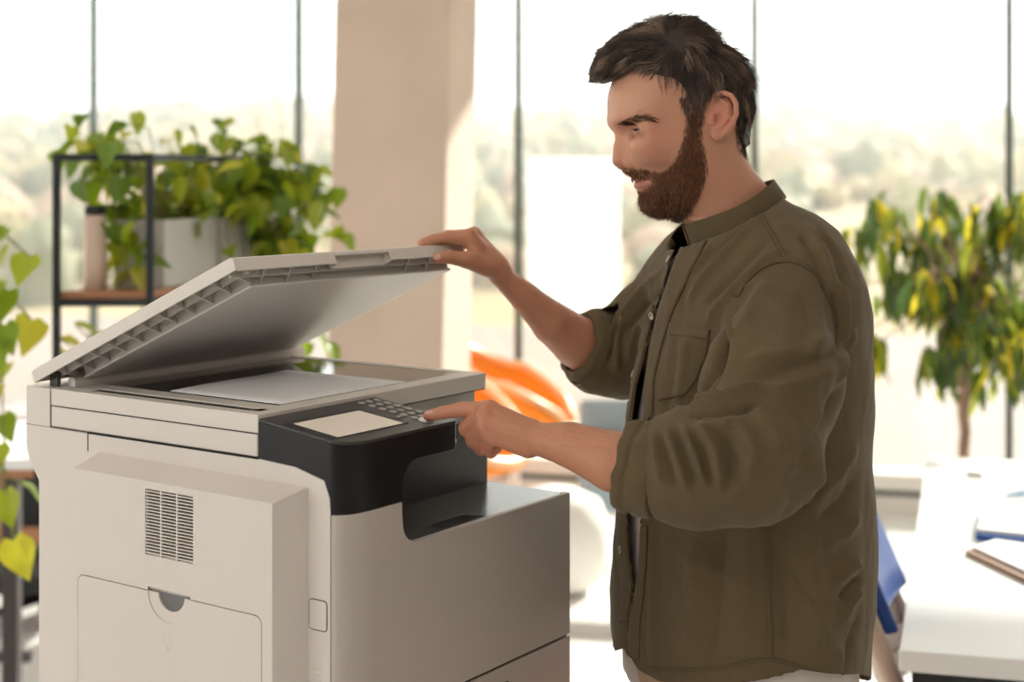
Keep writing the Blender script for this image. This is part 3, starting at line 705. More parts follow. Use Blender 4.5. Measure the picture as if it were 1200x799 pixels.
def head_f(p):
    x, y, l = to_head(p); L = np.abs(l)
    d = -GF(x, y) * SH
    w = np.interp(y, W_PY, W_W)
    chin = np.clip((y - 190) / 30, 0, 1) * np.clip((800 - x) / 55, 0, 1) * (y < 262)
    w = w * (1 - .20 * chin)
    mz = np.clip((y - 172) / 24, 0, 1) * np.clip((252 - y) / 14, 0, 1) * np.clip((795 - x) / 20, 0, 1)
    R = np.where(y > 255, .062, .078 + .016 * mz); pp = 2.35 - .55 * mz
    k = (np.power(L / w, pp) + np.power(np.clip(1 - d / R, 0, 3), pp)) ** (1 / pp) - 1
    F = k * np.minimum(R, w) * .9
    q = np.stack([x * SH, y * SH, L], 1).astype(np.float32)
    H = lambda px, py, la: np.array([px * SH, py * SH, la])
    # brow ridge, cheekbone, temple
    F = smin(F, seg(q, H(723, 144, .008), H(730, 141.5, .034), .0088, .0072), .012)
    F = smin(F, seg(q, H(730, 141.5, .034), H(752, 147, .056), .0068, .004), .020)
    F = smin(F, ellip(q, H(754, 172, .046), (.020, .015, .014)), .022)
    # eye socket
    F = smax(F, -ellip(q, H(724, 154.0, .040), (.0255, .0110, .0185)), .009)
    # nose
    n = seg(q, H(727.5, 152, 0), H(726.0, 172, 0), .0064, .0079); n = smin(n, seg(q, H(726.0, 172, 0), H(725.2, 187.5, 0), .0079, .0098), .004)
    n = smin(n, seg(q, H(729.5, 158, .004), H(736.5, 184, .0085), .0055, .0085), .008); n = smin(n, ball(q, H(737.2, 189.2, .0120), .0088), .005); n = smin(n, seg(q, H(728, 195, 0), H(738, 198.5, 0), .0048, .005), .005)
    F = smin(F, n, .0065)
    F = smax(F, -ellip(q, H(730.5, 198.6, .0072), (.0052, .0034, .0034)), .002)
    F = smax(F, -seg(q, H(745.5, 184, .0185), H(749, 192, .021), .0010, .0010), .006)
    # eyeball lids: rounded lid with a narrow, downcast opening
    ec = H(EYE_C[0], EYE_C[1], EYE_C[2]); lid_ = ball(q, ec, .0128)
    F = smin(F, lid_, .0030)
    F = smax(F, -(seg(q, H(736.5, 145.8, .024), H(746, 146.0, .044), .0010, .0010)), .003)
    # lips and the line between them
    F = smin(F, seg(q, H(748.2, 209.0, 0), H(757.5, 208.3, .019), .0056, .0032), .005)
    F = smin(F, seg(q, H(750.8, 217.6, 0), H(757.5, 214.6, .017), .0070, .0040), .005)
    F = smax(F, -seg(q, H(742.0, 212.2, 0), H(752.0, 210.4, .0185), .0016, .0015), .0022)
    F = smax(F, -seg(q, H(752.0, 210.4, .0185), H(759.5, 209.2, .026), .0015, .0009), .0022)
    F = smax(F, -ellip(q, H(741.5, 226.5, 0), (.0045, .0040, .016)), .006)
    # ear
    e = None
    O_ = [(819.5, 146, .0735), (817.8, 136, .0745), (819.0, 124, .0765), (823.5, 115.0, .0795), (831, 112.5, .0835), (839, 116, .0875), (844, 125, .0900), (844.3, 137, .0895), (841.0, 148, .0860), (835.5, 156, .0815), (829, 161.5, .0785)]
    for a, b_ in zip(O_[:-1], O_[1:]):
        s_ = seg(q, H(*a), H(*b_), .0033, .0033); e = s_ if e is None else np.minimum(e, s_)
    e = smin(e, ellip(q, H(824.5, 159, .0775), (.0066, .0088, .0042)), .004)
    for a, b_ in (((829, 121, .0815), (836.5, 128, .0845)), ((836.5, 128, .0845), (836.5, 140, .0842)), ((836.5, 140, .0842), (829.5, 150.5, .0795))):
        e = smin(e, seg(q, H(*a), H(*b_), .0027, .0030), .0028)
    e = smin(e, seg(q, H(819.5, 139, .0775), H(820.5, 146, .0775), .0030, .0030), .003)
    pl = ellip(q, H(830.5, 136, .0775), (.0130, .0235, .0038), [[1, .0, .0], [0, 1, 0], [-.42, 0, 1]])
    e = smin(e, pl, .003)
    e = smin(e, ellip(q, H(828, 138, .0715), (.011, .018, .010)), .004)
    e = smax(e, -ellip(q, H(826.0, 142, .0830), (.0048, .0075, .0062)), .003)
    F = smin(F, e, .0045)
    return F
hl = hp(690, 330, -.11); hh = hp(960, 10, .11)
lo = np.minimum(hl, hh) - .01; hi = np.maximum(hl, hh) + .01
HV, HQ = snets(head_f, lo, hi, .0018, slack=2.2)
HV = polish(head_f, HV, .0018)
# ================================================================== furniture and plants in the room
steel = mat('black_steel', lin(38, 42, 46), .45, metal=.2)
wood = mat('shelf_wood', lin(176, 122, 88), .55, noise_amt=.15, noise_scale=12)
white_top = mat('white_laminate', lin(250, 250, 251), .35)
def leafmesh(kind, seedn, L=1.0):
    """heart-shaped (pothos) or long (lance) leaf, folded along the midrib and drooping; tip towards +y"""
    r = random.Random(seedn); n = 7; V = []; F = []
    for i in range(n):
        t = i / (n - 1)
        if kind == 'heart': w = .46 * math.sin(math.pi * min(1, (t * .86 + .14)) ** .72) ** .9 * (1 - .25 * t); y = t * 1.0 - (.10 if i == 0 else 0)
        else: w = .145 * math.sin(math.pi * (t * .93 + .05)) ** .85; y = t
        z = -.28 * t * t * (1.4 if kind != 'heart' else 1) + r.uniform(-.02, .02); up = w * r.uniform(.22, .38)
        V += [(-w, y * L, z + up), (-w * .5, y * L, z + up * .42), (0, y * L, z), (w * .5, y * L, z + up * .42), (w, y * L, z + up)]
    if kind == 'heart': V[0] = (-.20, -.10, .05); V[4] = (.20, -.10, .05); V[2] = (0, 0.02, 0)
    F = [(i * 5 + j, i * 5 + j + 1, (i + 1) * 5 + j + 1, (i + 1) * 5 + j) for i in range(n - 1) for j in range(4)]
    return V, F
leaf_cols = [lin(118, 140, 34), lin(146, 158, 36), lin(92, 118, 36), lin(172, 168, 44)]
pothos_m = [mat('pothos_leaf_%s' % n, c, .35, spec=.5, noise_amt=.08, noise_scale=25, transl=.42) for n, c in zip(('green', 'lime', 'deep', 'yellow'), leaf_cols)]
stem_m = mat('vine_stem', lin(120, 122, 60), .6)
def leaf_lib(kind, mats):
    lib = []
    for k, m in enumerate(mats):
        v, f = leafmesh(kind, 11 + k); me = bpy.data.meshes.new('leaf'); me.from_pydata(v, [], f); me.update(); me.materials.append(m)
        me.polygons.foreach_set('use_smooth', [True] * len(me.polygons)); lib.append(me)
    return lib
POTHOS = leaf_lib('heart', pothos_m)
def add_leaf(parent, me, loc, size, yaw, pitch, roll, pl=None):
    o = bpy.data.objects.new('leaf', me); COL.objects.link(o); o.parent = parent
    o.location = Vector(loc) - Vector(pl if pl is not None else parent.location); o.scale = (size, size, size); o.rotation_euler = (pitch, roll, yaw)
    return o
# ---- rack behind the copier
RD = np.array([.235, .972, 0.]); RX = np.array([.9995, .03, 0.])
ra = P(66.5, 345, 3.5); R0 = np.array([ra[0], 3.5, 0]); RWID = .2175; RLEN = .66
rack = empty('shelf_rack', R0, 0); tag(rack, 'black metal frame rack with wooden shelf carrying planters behind the copier', 'rack')
def rq(s, t, z): return tuple(RX * s + RD * t + np.array([0, 0, z]))
def rbar(a, b, r=.0085, name='rail'):
    m = MB(); a = np.array(a); b = np.array(b); d = b - a; d /= np.linalg.norm(d); x = RX if abs(d @ RX) < .9 else RD; y = np.cross(d, x)
    poly = [tuple(a + x * sx * r + y * sy * r) for sx, sy in ((-1, -1), (1, -1), (1, 1), (-1, 1))]
    return m.extrude(poly, tuple(b - a)).build(name, steel, rack, bevel=.001)
ZT = 1.600; 
for s in (0, RWID):
    for t in (0, RLEN): rbar(rq(s, t, 0), rq(s, t, ZT), name='post')
for z in (ZT - .0085, 1.250, .70, .18):
    for t in (0, RLEN): rbar(rq(0, t, z), rq(RWID, t, z))
    for s in (0, RWID): rbar(rq(s, 0, z), rq(s, RLEN, z))
for z in (1.2585, .709, .19):
    MB().extrude([rq(.004, .004, z), rq(RWID - .004, .004, z), rq(RWID - .004, RLEN - .004, z), rq(.004, RLEN - .004, z)], (0, 0, .018)).build('shelf_board', wood, rack, bevel=.002)
ZS = 1.2768
def rw(s, t, z): return R0 + RX * s + RD * t + np.array([0, 0, z])
b0 = rw(.052, .075, ZS); bt = empty('bottle', b0); tag(bt, 'beige flask with black lid standing on the rack shelf', 'bottle')
bot_m = mat('bottle_beige', lin(222, 196, 180), .4)
MB().lathe([(.001, 0), (.026, 0), (.028, .003), (.028, .166), (.026, .174), (.024, .178)], n=32).build('flask', bot_m, bt, smooth=True)
MB().lathe([(.0245, .178), (.025, .180), (.025, .1985), (.023, .2005), (.001, .2005)], n=32).build('cap', mat('bottle_cap', lin(24, 25, 27), .5), bt, smooth=True)
zinc = mat('planter_zinc', lin(180, 175, 170), .5, metal=.15, noise_amt=.06, noise_scale=10)
soil = mat('soil', lin(58, 46, 38), .95, bump=.004, bump_scale=60)
def planter(s0, s1, t0, t1, h, label):
    c = rw((s0 + s1) / 2, (t0 + t1) / 2, ZS); e = empty('planter', c); tag(e, label, 'planter', 'zinc planters on the rack')
    poly = [rw(s0, t0, ZS) - c, rw(s1, t0, ZS) - c, rw(s1, t1, ZS) - c, rw(s0, t1, ZS) - c]
    o = MB().extrude([tuple(p) for p in poly], (0, 0, h)).build('trough', zinc, e, bevel=.003)
    cm = (poly[0] + poly[2]) / 2; inn = [tuple(cm + (p - cm) * np.array([.9, .96, 1]) + np.array([0, 0, h - .02])) for p in poly]
    k = MB().extrude(inn, (0, 0, .05)).build('cutter', zinc); k.location = c; bpy.context.view_layer.update(); cut(o, [k])
    MB().extrude([tuple(np.array(p) - np.array([0, 0, .004])) for p in inn], (0, 0, .003)).build('soil', soil, e)
    return e, c
PL1, c1_ = planter(.088, .205, .10, .395, .165, 'grey zinc planter beside the beige flask on the rack')
PL2, c2_ = planter(.095, .212, .425, .650, .160, 'second grey zinc planter at the far end of the rack')
rl = random.Random(3)
def pothos(name, label, base, count, region, vines, seedn, group='trailing pothos plants'):
    """region: list of (px, py, Y, spread px, spread Y, weight); vines: list of pixel polylines with a depth"""
    r = random.Random(seedn); e = empty(name, base); tag(e, label, 'plant', group)
    sm = MB(); bl = np.array(base)
    tot = sum(q[5] for q in region)
    for k in range(count):
        u = r.random() * tot
        for q in region:
            u -= q[5]
            if u <= 0: break
        px = q[0] + r.gauss(0, q[3]); py = q[1] + r.gauss(0, q[6] if len(q) > 6 else q[3] * .6); Y = q[2] + r.gauss(0, q[4])
        p = P(px, py, Y)
        me = POTHOS[r.choices((0, 1, 2, 3), (4, 3, 3, 1.4))[0]]
        add_leaf(e, me, p, r.uniform(.046, .078), r.uniform(0, 6.28), r.uniform(-1.5, .1), r.uniform(-.5, .5))
        if k % 2 == 0:
            t0 = bl + np.array([r.uniform(-.03, .03), r.uniform(-.08, .08), 0]); mid = (t0 + p) / 2 + np.array([0, 0, abs(p[2] - t0[2]) * .4 + .02])
            sm.tube([t0 - bl, mid - bl, p - bl], .0016, 5, cap=False)
    for pts in vines:
        d = dense([P(*q) for q in pts], 14); sm.tube([q - bl for q in d], .0018, 5, cap=False)
    o = sm.build('stems', stem_m, e, smooth=True); o['kind'] = 'stuff'
    return e
t1 = rw(.146, .24, ZS + .15); Y1 = float(t1[1]); t2 = rw(.152, .54, ZS + .15); Y2 = float(t2[1])
pothos('pothos', 'lime pothos spilling over the front planter and through the black frame', t1, 140,
       [(122, 178, Y1 - .06, 22, .07, 3, 16), (140, 235, Y1 - .1, 14, .06, 2.0, 26), (150, 300, Y1 - .17, 9, .03, .7, 26), (200, 200, Y1 + .06, 22, .08, 3, 20), (215, 230, Y1 + .1, 22, .08, 3, 16), (100, 215, Y1 - .1, 9, .03, .4, 14)],
       [[(140, 250, Y1 - .1), (146, 285, Y1 - .18), (150, 330, Y1 - .2)], [(172, 250, Y1), (190, 275, Y1), (196, 300, Y1)]], 5)
pothos('pothos', 'dense pothos on the far planter trailing down towards the pillar', t2, 250,
       [(262, 180, Y2 - .02, 26, .09, 3, 13), (300, 215, Y2, 28, .09, 4, 24), (262, 232, Y2 - .04, 26, .08, 3, 14), (335, 200, Y2 + .05, 18, .07, 2.2, 18), (348, 250, Y2 + .05, 20, .07, 3, 28), (322, 290, Y2 + .02, 20, .06, 2.6, 20), (372, 240, Y2 + .05, 9, .05, 1.0, 16), (345, 395, Y2 - .02, 22, .03, .8, 7)],
       [[(320, 240, Y2), (345, 280, Y2), (350, 330, Y2 - .02), (345, 395, Y2 - .02)], [(300, 240, Y2 - .05), (318, 300, Y2 - .04), (320, 330, Y2 - .04)]], 8)
# low leaves of a plant standing under the rack shelf
pb = rw(.11, .25, .728); e = empty('potted_pothos', pb); tag(e, 'small pothos in a pot on the lower rack shelf', 'plant')
MB().lathe([(.001, 0), (.055, 0), (.075, .12), (.078, .13), (.07, .13), (.066, .12), (.001, .118)], n=28).build('pot', zinc, e, smooth=True)
sm = MB()
for q in ((88, 380, 3.66), (72, 398, 3.6), (165, 350, 3.7), (110, 392, 3.7), (128, 400, 3.75), (66, 412, 3.62), (146, 410, 3.8)):
    p = P(*q); add_leaf(e, POTHOS[rl.randrange(4)], p, .062, rl.uniform(-1, 1.0) - 1.2, -.3, rl.uniform(-.4, .4)); sm.tube([(0, 0, .12), tuple((p - pb) * .5 + np.array([0, 0, .12])), tuple(p - pb)], .002, 5, cap=False)
sm.build('stems', stem_m, e, smooth=True)['kind'] = 'stuff'
# ---- table at the left edge with a tall trailing pothos
tx = P(41, 540, 4.2); lt_ = empty('side_table', (tx[0] - .62, 4.45, 0)); tag(lt_, 'white topped table with dark legs at the left edge', 'table')
MB().box(-.62, .62, -.26, .40, .722, .752).build('table_top', white_top, lt_, bevel=.003)
MB().box(-.618, .618, -.262, -.258, .700, .722).build('wood_edge', wood, lt_)
for sx in (-.58, .515):
    for sy in (-.22, .33): MB().box(sx, sx + .045, sy, sy + .045, 0, .722).build('leg', mat('table_leg_dark', lin(66, 60, 60), .5), lt_, bevel=.003)
MB().box(-.55, .53, -.01, .01, .10, .13).build('stretcher', MATS['table_leg_dark'], lt_)
cb = empty('wooden_drawer_unit', (P(39, 600, 6.0)[0], 6.05, 0)); tag(cb, 'low wooden drawer unit behind the white side table', 'cabinet')
MB().box(-.2, .2, -.2, .2, .02, .60).build('carcass', mat('cabinet_lilac', lin(196, 184, 184), .6), cb, bevel=.004)
for i in range(3): MB().box(-.18, .18, -.215, -.2, .06 + i * .18, .22 + i * .18).build('drawer_front', wood, cb, bevel=.003)
pot0 = np.array([tx[0] - .48, 4.25, .752]); lp = empty('pothos', pot0); tag(lp, 'pothos with big lime leaves trailing at the left edge of the picture', 'plant', 'trailing pothos plants')
MB().lathe([(.001, 0), (.07, 0), (.095, .15), (.10, .17), (.09, .17), (.085, .15), (.001, .148)], n=28).build('pot', mat('pot_white', lin(232, 228, 222), .4), lp, smooth=True)
MB().lathe([(.012, .15), (.012, .95), (.001, .96)], n=10).build('moss_pole', soil, lp, smooth=True)
LY = 3.35
leaves_px = [(8, 268, 20, 2.6, -.4), (34, 300, 30, .6, -.5), (10, 288, 18, 2.2, -.7), (10, 340, 36, 2.9, -.6), (36, 374, 34, 3.7, -.5), (6, 380, 26, 3.3, -.7), (4, 330, 30, 2.5, -.4), (10, 426, 26, 1.2, -.6), (2, 400, 26, 3.0, -.5), (2, 452, 22, 2.6, -.5), (4, 486, 24, 3.3, -.8), (0, 520, 22, 3.3, -.7),
             (6, 575, 30, 3.1, -.9), (28, 569, 32, -1.2, -.4), (16, 632, 34, 3.4, -.9), (2, 606, 20, 2.2, -.8), (-12, 300, 34, 2, -.5), (-16, 350, 36, 3, -.6), (-14, 410, 34, 2.6, -.5), (-18, 470, 34, 3, -.6), (-14, 540, 30, 3.2, -.6), (46, 442 - 4, 10, 3, -.4)]
sm = MB(); L_ = np.array(pot0)
for i, (x, y, s, yaw, pt) in enumerate(leaves_px):
    p = P(x, y, LY + .05 * math.sin(i * 2.1)); add_leaf(lp, POTHOS[(0, 1, 1, 0, 3)[i % 5]], p, s * LY / FPX * 1.45, yaw, pt - .3, rl.uniform(-.4, .4))
for pts in ([(-40, 560, 4.0), (-30, 380, 3.6), (-6, 262, 3.36), (20, 290, 3.35), (34, 300, 3.35)], [(-40, 540, 4.0), (-25, 330, 3.5), (4, 335, 3.36), (24, 365, 3.35), (36, 374, 3.35)], [(-30, 380, 3.6), (-8, 385, 3.4), (6, 430, 3.36), (2, 486, 3.35), (-2, 540, 3.35), (8, 575, 3.35), (16, 632, 3.36)], [(-2, 540, 3.35), (14, 560, 3.35), (28, 569, 3.35)]):
    d = dense([P(*q) - L_ for q in pts], 16); sm.tube(list(d), .0024, 6, cap=False)
sm.build('stems', stem_m, lp, smooth=True)['kind'] = 'stuff'
# dark office chair glimpsed low between table and copier
oc = P(40, 760, 4.9); ocE = empty('office_chair', (P(40, 760, 5.2)[0] + .02, 5.25, 0)); tag(ocE, 'black office chair glimpsed low between the side table and the copier', 'chair')
ob = mat('office_chair_black', lin(34, 35, 38), .6)
MB().box(-.23, .23, -.23, .23, .13, .20).build('seat', ob, ocE, bevel=.03, seg=4); MB().box(-.21, .21, .20, .25, .26, .58).build('backrest', ob, ocE, bevel=.02, seg=3)
MB().lathe([(.02, .05), (.02, .14)], n=12).build('column', ob, ocE, smooth=True)
for k in range(5): a = k * 1.2566; MB().tube([(0, 0, .07), (.22 * math.cos(a), .22 * math.sin(a), .03)], [.02, .014], 8).build('leg', ob, ocE, smooth=True)
# ---- orange shell chairs behind the raised forearm
orange = mat('orange_shell', lin(255, 158, 30), .35, transl=.25); sunlit_rim_m = mat('orange_shell_sunlit_edge', lin(255, 206, 160), .3)  # rim paler than the shell: sunlight on the edges put into its colour
def shell_chair(x, y, rz, s, label):
    e = empty('shell_armchair', (x, y, 0), rz); tag(e, label, 'chair', 'orange shell armchairs by the window'); n, m_ = 40, 12; V = []
    def hgt(a):   # a=0 back, pi front
        c = math.cos(a); return .43 + .42 * max(0, c) ** 1.3 + .26 * (1 - abs(c)) ** .8 * (1 if c > -.75 else .5)
    for j in range(m_):
        t = j / (m_ - 1)
        for i in range(n):
            a = 2 * math.pi * i / n; top = hgt(a); r = .06 + .29 * (t ** .55); flare = 1 + .16 * t * t * max(0, math.cos(a)) + .22 * t ** 3 * (1 - abs(math.cos(a)))
            z = .40 + (top - .40) * t ** 2.4
            V.append((r * flare * math.sin(a) * s, r * flare * math.cos(a) * s * .95, z * s + .02))
    F = [(j * n + i, j * n + (i + 1) % n, (j + 1) * n + (i + 1) % n, (j + 1) * n + i) for j in range(m_ - 1) for i in range(n)] + [tuple(range(n - 1, -1, -1))]
    obj('shell', V, F, orange, e, smooth=True, solid=.035, bevel=0)
    MB().tube([V[(m_ - 1) * n + i % n] for i in range(n + 1)], .026 * s, 8, cap=False).build('rim', sunlit_rim_m, e, smooth=True)
    MB().lathe([(.20, 0), (.205, .012), (.05, .03), (.025, .06), (.025, .36), (.07, .41)], n=28).build('pedestal', sill_m, e, smooth=True)
shell_chair(-.27, 6.02, math.radians(70), .92, 'nearer orange shell armchair, just past the copier corner')
shell_chair(.01, 6.87, math.radians(84), .88, 'farther orange shell armchair behind the raised forearm')
# white pouf and floor strip by the window
pf = P(648, 690, 5.55); po = empty('pouf', (pf[0] + .0, 5.6, 0)); tag(po, 'round white pouf on the floor between the copier and the man', 'pouf')
MB().lathe([(.001, 0), (.13, 0), (.19, .05), (.22, .15), (.22, .24), (.18, .33), (.10, .37), (.001, .385)], n=36).build('cushion', mat('pouf_fabric', lin(240, 236, 230), .8, bump=.001, bump_scale=150), po, smooth=True)
MB().lathe([(.135, .0), (.137, .008), (.13, .010)], n=36).build('foot_ring', steel, po, smooth=True)
tr = empty('floor_strip', (P(660, 700, 5.2)[0], 5.25, 0)); tag(tr, 'low pale cable duct running over the white floor by the pouf', 'duct')
MB().extrude([(-.9, -.055, 0), (-.9, .055, 0), (-.9, .035, .04), (-.9, -.035, .04)], (1.9, -.35, 0)).build('duct', mat('duct_grey', lin(214, 210, 206), .4), tr, bevel=.004)
# low grey-blue seat outside the window
gs = P(722, 500, 7.1); ge = empty('lounge_seat', (P(727, 500, 6.3)[0], 6.3, 0)); tag(ge, 'pale blue-grey lounge seat by the window behind the forearms', 'seat')
gm_ = mat('seat_bluegrey', lin(150, 166, 178), .8)
MB().box(-.17, .17, -.2, .2, .16, .40).build('cushion', gm_, ge, bevel=.05, seg=4); MB().box(-.17, .17, .12, .2, .38, .58).build('backrest', gm_, ge, bevel=.05, seg=4)
for sx in (-.13, .13):
    for sy in (-.15, .15): MB().tube([(sx, sy, 0), (sx, sy, .17)], .015, 8).build('leg', steel, ge)
# ---- tree plant by the window on the right
TY = 5.3; tb_ = P(1130, 560, TY); tb_[2] = 0
tp_ = empty('indoor_tree', tb_); tag(tp_, 'potted tree with drooping glossy leaves and braided trunk behind the white desk', 'plant')
MB().lathe([(.001, 0), (.10, 0), (.125, .30), (.13, .34), (.12, .34), (.115, .31), (.001, .305)], n=32).build('pot', mat('pot_white', None), tp_, smooth=True)
bark = mat('tree_bark', lin(160, 128, 108), .7, noise_amt=.12, noise_scale=40)
for k in range(3):
    pts = [(.012 * math.cos(z * 16 + k * 2.094), .012 * math.sin(z * 16 + k * 2.094), z) for z in np.linspace(.29, 1.12, 26)]
    MB().tube(pts, .0100, 8).build('trunk', bark, tp_, smooth=True)
lance_cols = [lin(92, 110, 42), lin(140, 148, 44), lin(66, 86, 40), lin(206, 186, 50)]
lance_m = [mat('tree_leaf_%s' % n, c, .22, spec=.6, transl=.38) for n, c in zip(('mid', 'light', 'dark', 'yellow'), lance_cols)]
LANCE = leaf_lib('lance', lance_m)
brm = MB(); tips = []; rt = random.Random(21)
for k in range(62):
    px = 1132 + rt.gauss(0, 64); py = rt.gauss(338, 56)
    if py < 235: px = 1130 + (px - 1130) * .7 + 10
    d = P(min(max(px, 985), 1290), min(max(py, 228), 432), TY + rt.gauss(0, .17)) - tb_; tips.append(d)
    st = np.array([rt.uniform(-.02, .02), rt.uniform(-.02, .02), rt.uniform(.98, 1.14)]); brm.tube([st, (st + d) / 2 + np.array([0, 0, .07]), d], [.006, .004, .002], 5, cap=False)
for q in ((1010, 276), (1030, 262), (1000, 300)): d = P(q[0], q[1], TY) - tb_; tips.append(d); brm.tube([(0, 0, 1.1), d * .5 + np.array([0, 0, .6]), d], [.005, .004, .002], 5, cap=False)
brm.build('branches', bark, tp_, smooth=True)['kind'] = 'stuff'
LV = []; LF = []; off = 0; nleaf = 0
mv, mf = leafmesh('lance', 5); mv = np.array(mv)
stuffm = [[[], [], 0] for _ in range(4)]
for ti, d in enumerate(tips):
    for k in range(13):
        yaw = rt.uniform(0, 6.28); pt = rt.uniform(-1.45, -.55); rl_ = rt.uniform(-.4, .4); s_ = rt.uniform(.085, .15); loc = d + np.array([rt.gauss(0, .035), rt.gauss(0, .035), rt.gauss(0, .03)])
        ci_ = rt.choices((0, 1, 2, 3), (4, 2.2, 3, 1.5))[0]
        if k < 5 and nleaf < 260:
            o = add_leaf(tp_, LANCE[ci_], loc, s_, yaw, pt, rl_, (0, 0, 0)); nleaf += 1
        else:
            M = Matrix.Rotation(yaw, 3, 'Z') @ Matrix.Rotation(rl_, 3, 'Y') @ Matrix.Rotation(pt, 3, 'X')
            w = (mv * s_) @ np.array(M).T + loc; S_ = stuffm[ci_]; S_[0].append(w); S_[1].append(np.array(mf) + S_[2]); S_[2] += len(mv)
for (v_, f_, n_), m_ in zip(stuffm, lance_m):
    o = obj('foliage', np.concatenate(v_), np.concatenate(f_), m_, tp_, smooth=True); o['kind'] = 'stuff'
# ---- white desk on the right, with things on it
def on_z(px, py, z): t = (EYE - z) / ((py - HY) / FPX); return np.array([(px - CX) / FPX * t, t, z])
DZ = .74
A_ = on_z(1053.5, 762, DZ); dirx = np.array([.9735, .080, 0]); dirx /= np.linalg.norm(dirx)
B_ = on_z(1086, 534, DZ); diry = (B_ - A_); DL = np.linalg.norm(diry); diry /= DL
dirx = np.array([on_z(1200, 773.5, DZ) - A_])[0]; dirx /= np.linalg.norm(dirx)
desk = empty('white_desk', (A_[0], A_[1], 0)); tag(desk, 'white desk with papers and notebooks on the right', 'desk')
def dq(s, t, z): return tuple(dirx * s + diry * t + np.array([0, 0, z]))
MB().extrude([dq(0, 0, DZ - .036), dq(1.1, 0, DZ - .036), dq(1.1, DL, DZ - .036), dq(0, DL, DZ - .036)], (0, 0, .036)).build('desk_top', white_top, desk, bevel=.003)
for s in (.03, 1.03):
    for t in (.04, DL - .1): MB().extrude([dq(s, t, 0), dq(s + .045, t, 0), dq(s + .045, t + .045, 0), dq(s, t + .045, 0)], (0, 0, DZ - .036)).build('leg', steel, desk, bevel=.002)
MB().extrude([dq(.02, .03, DZ - .10), dq(1.08, .03, DZ - .10), dq(1.08, .06, DZ - .10), dq(.02, .06, DZ - .10)], (0, 0, .06)).build('apron', mat('desk_apron', lin(30, 34, 40), .5), desk)
paper = MATS['paper_white']; blue_c = mat('notebook_blue', lin(38, 84, 158), .5); clip_m = mat('clipboard_brown', lin(150, 112, 86), .5); ink = mat('print_grey', lin(188, 190, 200), .7)
def flat(name, label, cat, pxs, z0, th, m, group=None):
    q = [on_z(x, y, z0) for x, y in pxs]; c = sum(q) / 4; e = empty(name, c); tag(e, label, cat, group)
    def lay(n, h0, h1, mm, sh=1.0, dx=(0, 0, 0)): return MB().extrude([tuple((p - c) * sh + np.array(dx) + np.array([0, 0, h0])) for p in q], (0, 0, h1 - h0)).build(n, mm, e, bevel=min(.001, (h1 - h0) * .3))
    return e, lay, q, c
e, lay, q, c = flat('notebook', 'blue covered notebook with printed page on the desk', 'notebook', [(1143, 633), (1250, 644), (1250, 606), (1150, 603)], DZ + .0005, .0, paper)
lay('cover', 0, .015, blue_c); lay('page_block', .015, .022, paper, .93, (0, .012, 0))
m = MB()
for r in range(6):
    o_ = (q[3] - c) * (.2 + .1 * r) ; 
    a_ = (q[3] * .75 + q[2] * .25) - c; b__ = (q[0] * .72 + q[1] * .28) - c; p0_ = a_ + (b__ - a_) * (.2 + .1 * r); dx_ = (q[1] - q[0]) * (.22 if r % 2 else .30)
    m.extrude([tuple(p0_ + np.array([0, 0, .0221])), tuple(p0_ + dx_ + np.array([0, 0, .0221])), tuple(p0_ + dx_ + (b__ - a_) * .03 + np.array([0, 0, .0221])), tuple(p0_ + (b__ - a_) * .03 + np.array([0, 0, .0221]))], (0, 0, .0003))
m.build('print', ink, e)['kind'] = 'stuff'
e, lay, q, c = flat('clipboard', 'brown clipboard with sheets lying nearest on the desk', 'clipboard', [(1131, 650), (1215, 690), (1290, 660), (1160, 641)], DZ + .0005, 0, paper)
lay('board', 0, .010, clip_m); lay('sheets', .010, .017, paper, .93, (.012, .012, 0))
e, lay, q, c = flat('paper_sheet', 'printed sheets spread at the back of the desk', 'paper', [(1150, 585), (1230, 592), (1230, 556), (1160, 556)], DZ + .0004, 0, paper)
lay('sheet', 0, .0012, paper); lay('sheet', .0012, .0022, ink, .62, (.03, .05, 0)); lay('sheet', .0024, .0034, mat('paper_bluish', lin(196, 208, 226), .6), .55, (.02, .10, 0))
e, lay, q, c = flat('paper_sheet', 'blank sheet lying left of the blue pencil on the desk', 'paper', [(1126, 571), (1160, 576), (1172, 566), (1138, 562)], DZ + .0004, 0, paper); lay('sheet', 0, .0008, paper)
def stick(name, label, a, b, r, m, tipm, cat='pen'):
    A = on_z(a[0], a[1], DZ + .004 + r); B = on_z(b[0], b[1], DZ + .004 + r); e = empty(name, A); tag(e, label, cat)
    MB().tube([(B - A) * .12, (B - A)], r, 8).build('barrel', m, e, smooth=True); MB().tube([(0, 0, 0), (B - A) * .12], [r * .3, r], 8).build('tip', tipm, e, smooth=True)
stick('blue_pencil', 'blue pencil lying across the sheets on the desk', (1176, 580), (1215, 577), .004, mat('pencil_blue', lin(84, 168, 214), .4), steel)
stick('brown_marker', 'short brown marker at the back of the desk', (1152, 558), (1133, 555.5), .006, mat('marker_brown', lin(112, 96, 84), .5), steel)
# ---- blue chair with slatted pale back
bc = on_z(1040, 700, .62); bcE = empty('blue_chair', (0, 0, 0)); blue = mat('chair_blue', lin(34, 78, 160), .5, spec=.5); shellm = mat('chair_shell_beige', lin(196, 172, 156), .5)
tag(bcE, 'blue backed chair with slotted beige shell pushed in at the desk', 'chair')
CY_ = 2.62
def cw(px, py, dy=0.0): return P(px, py, CY_ + dy)
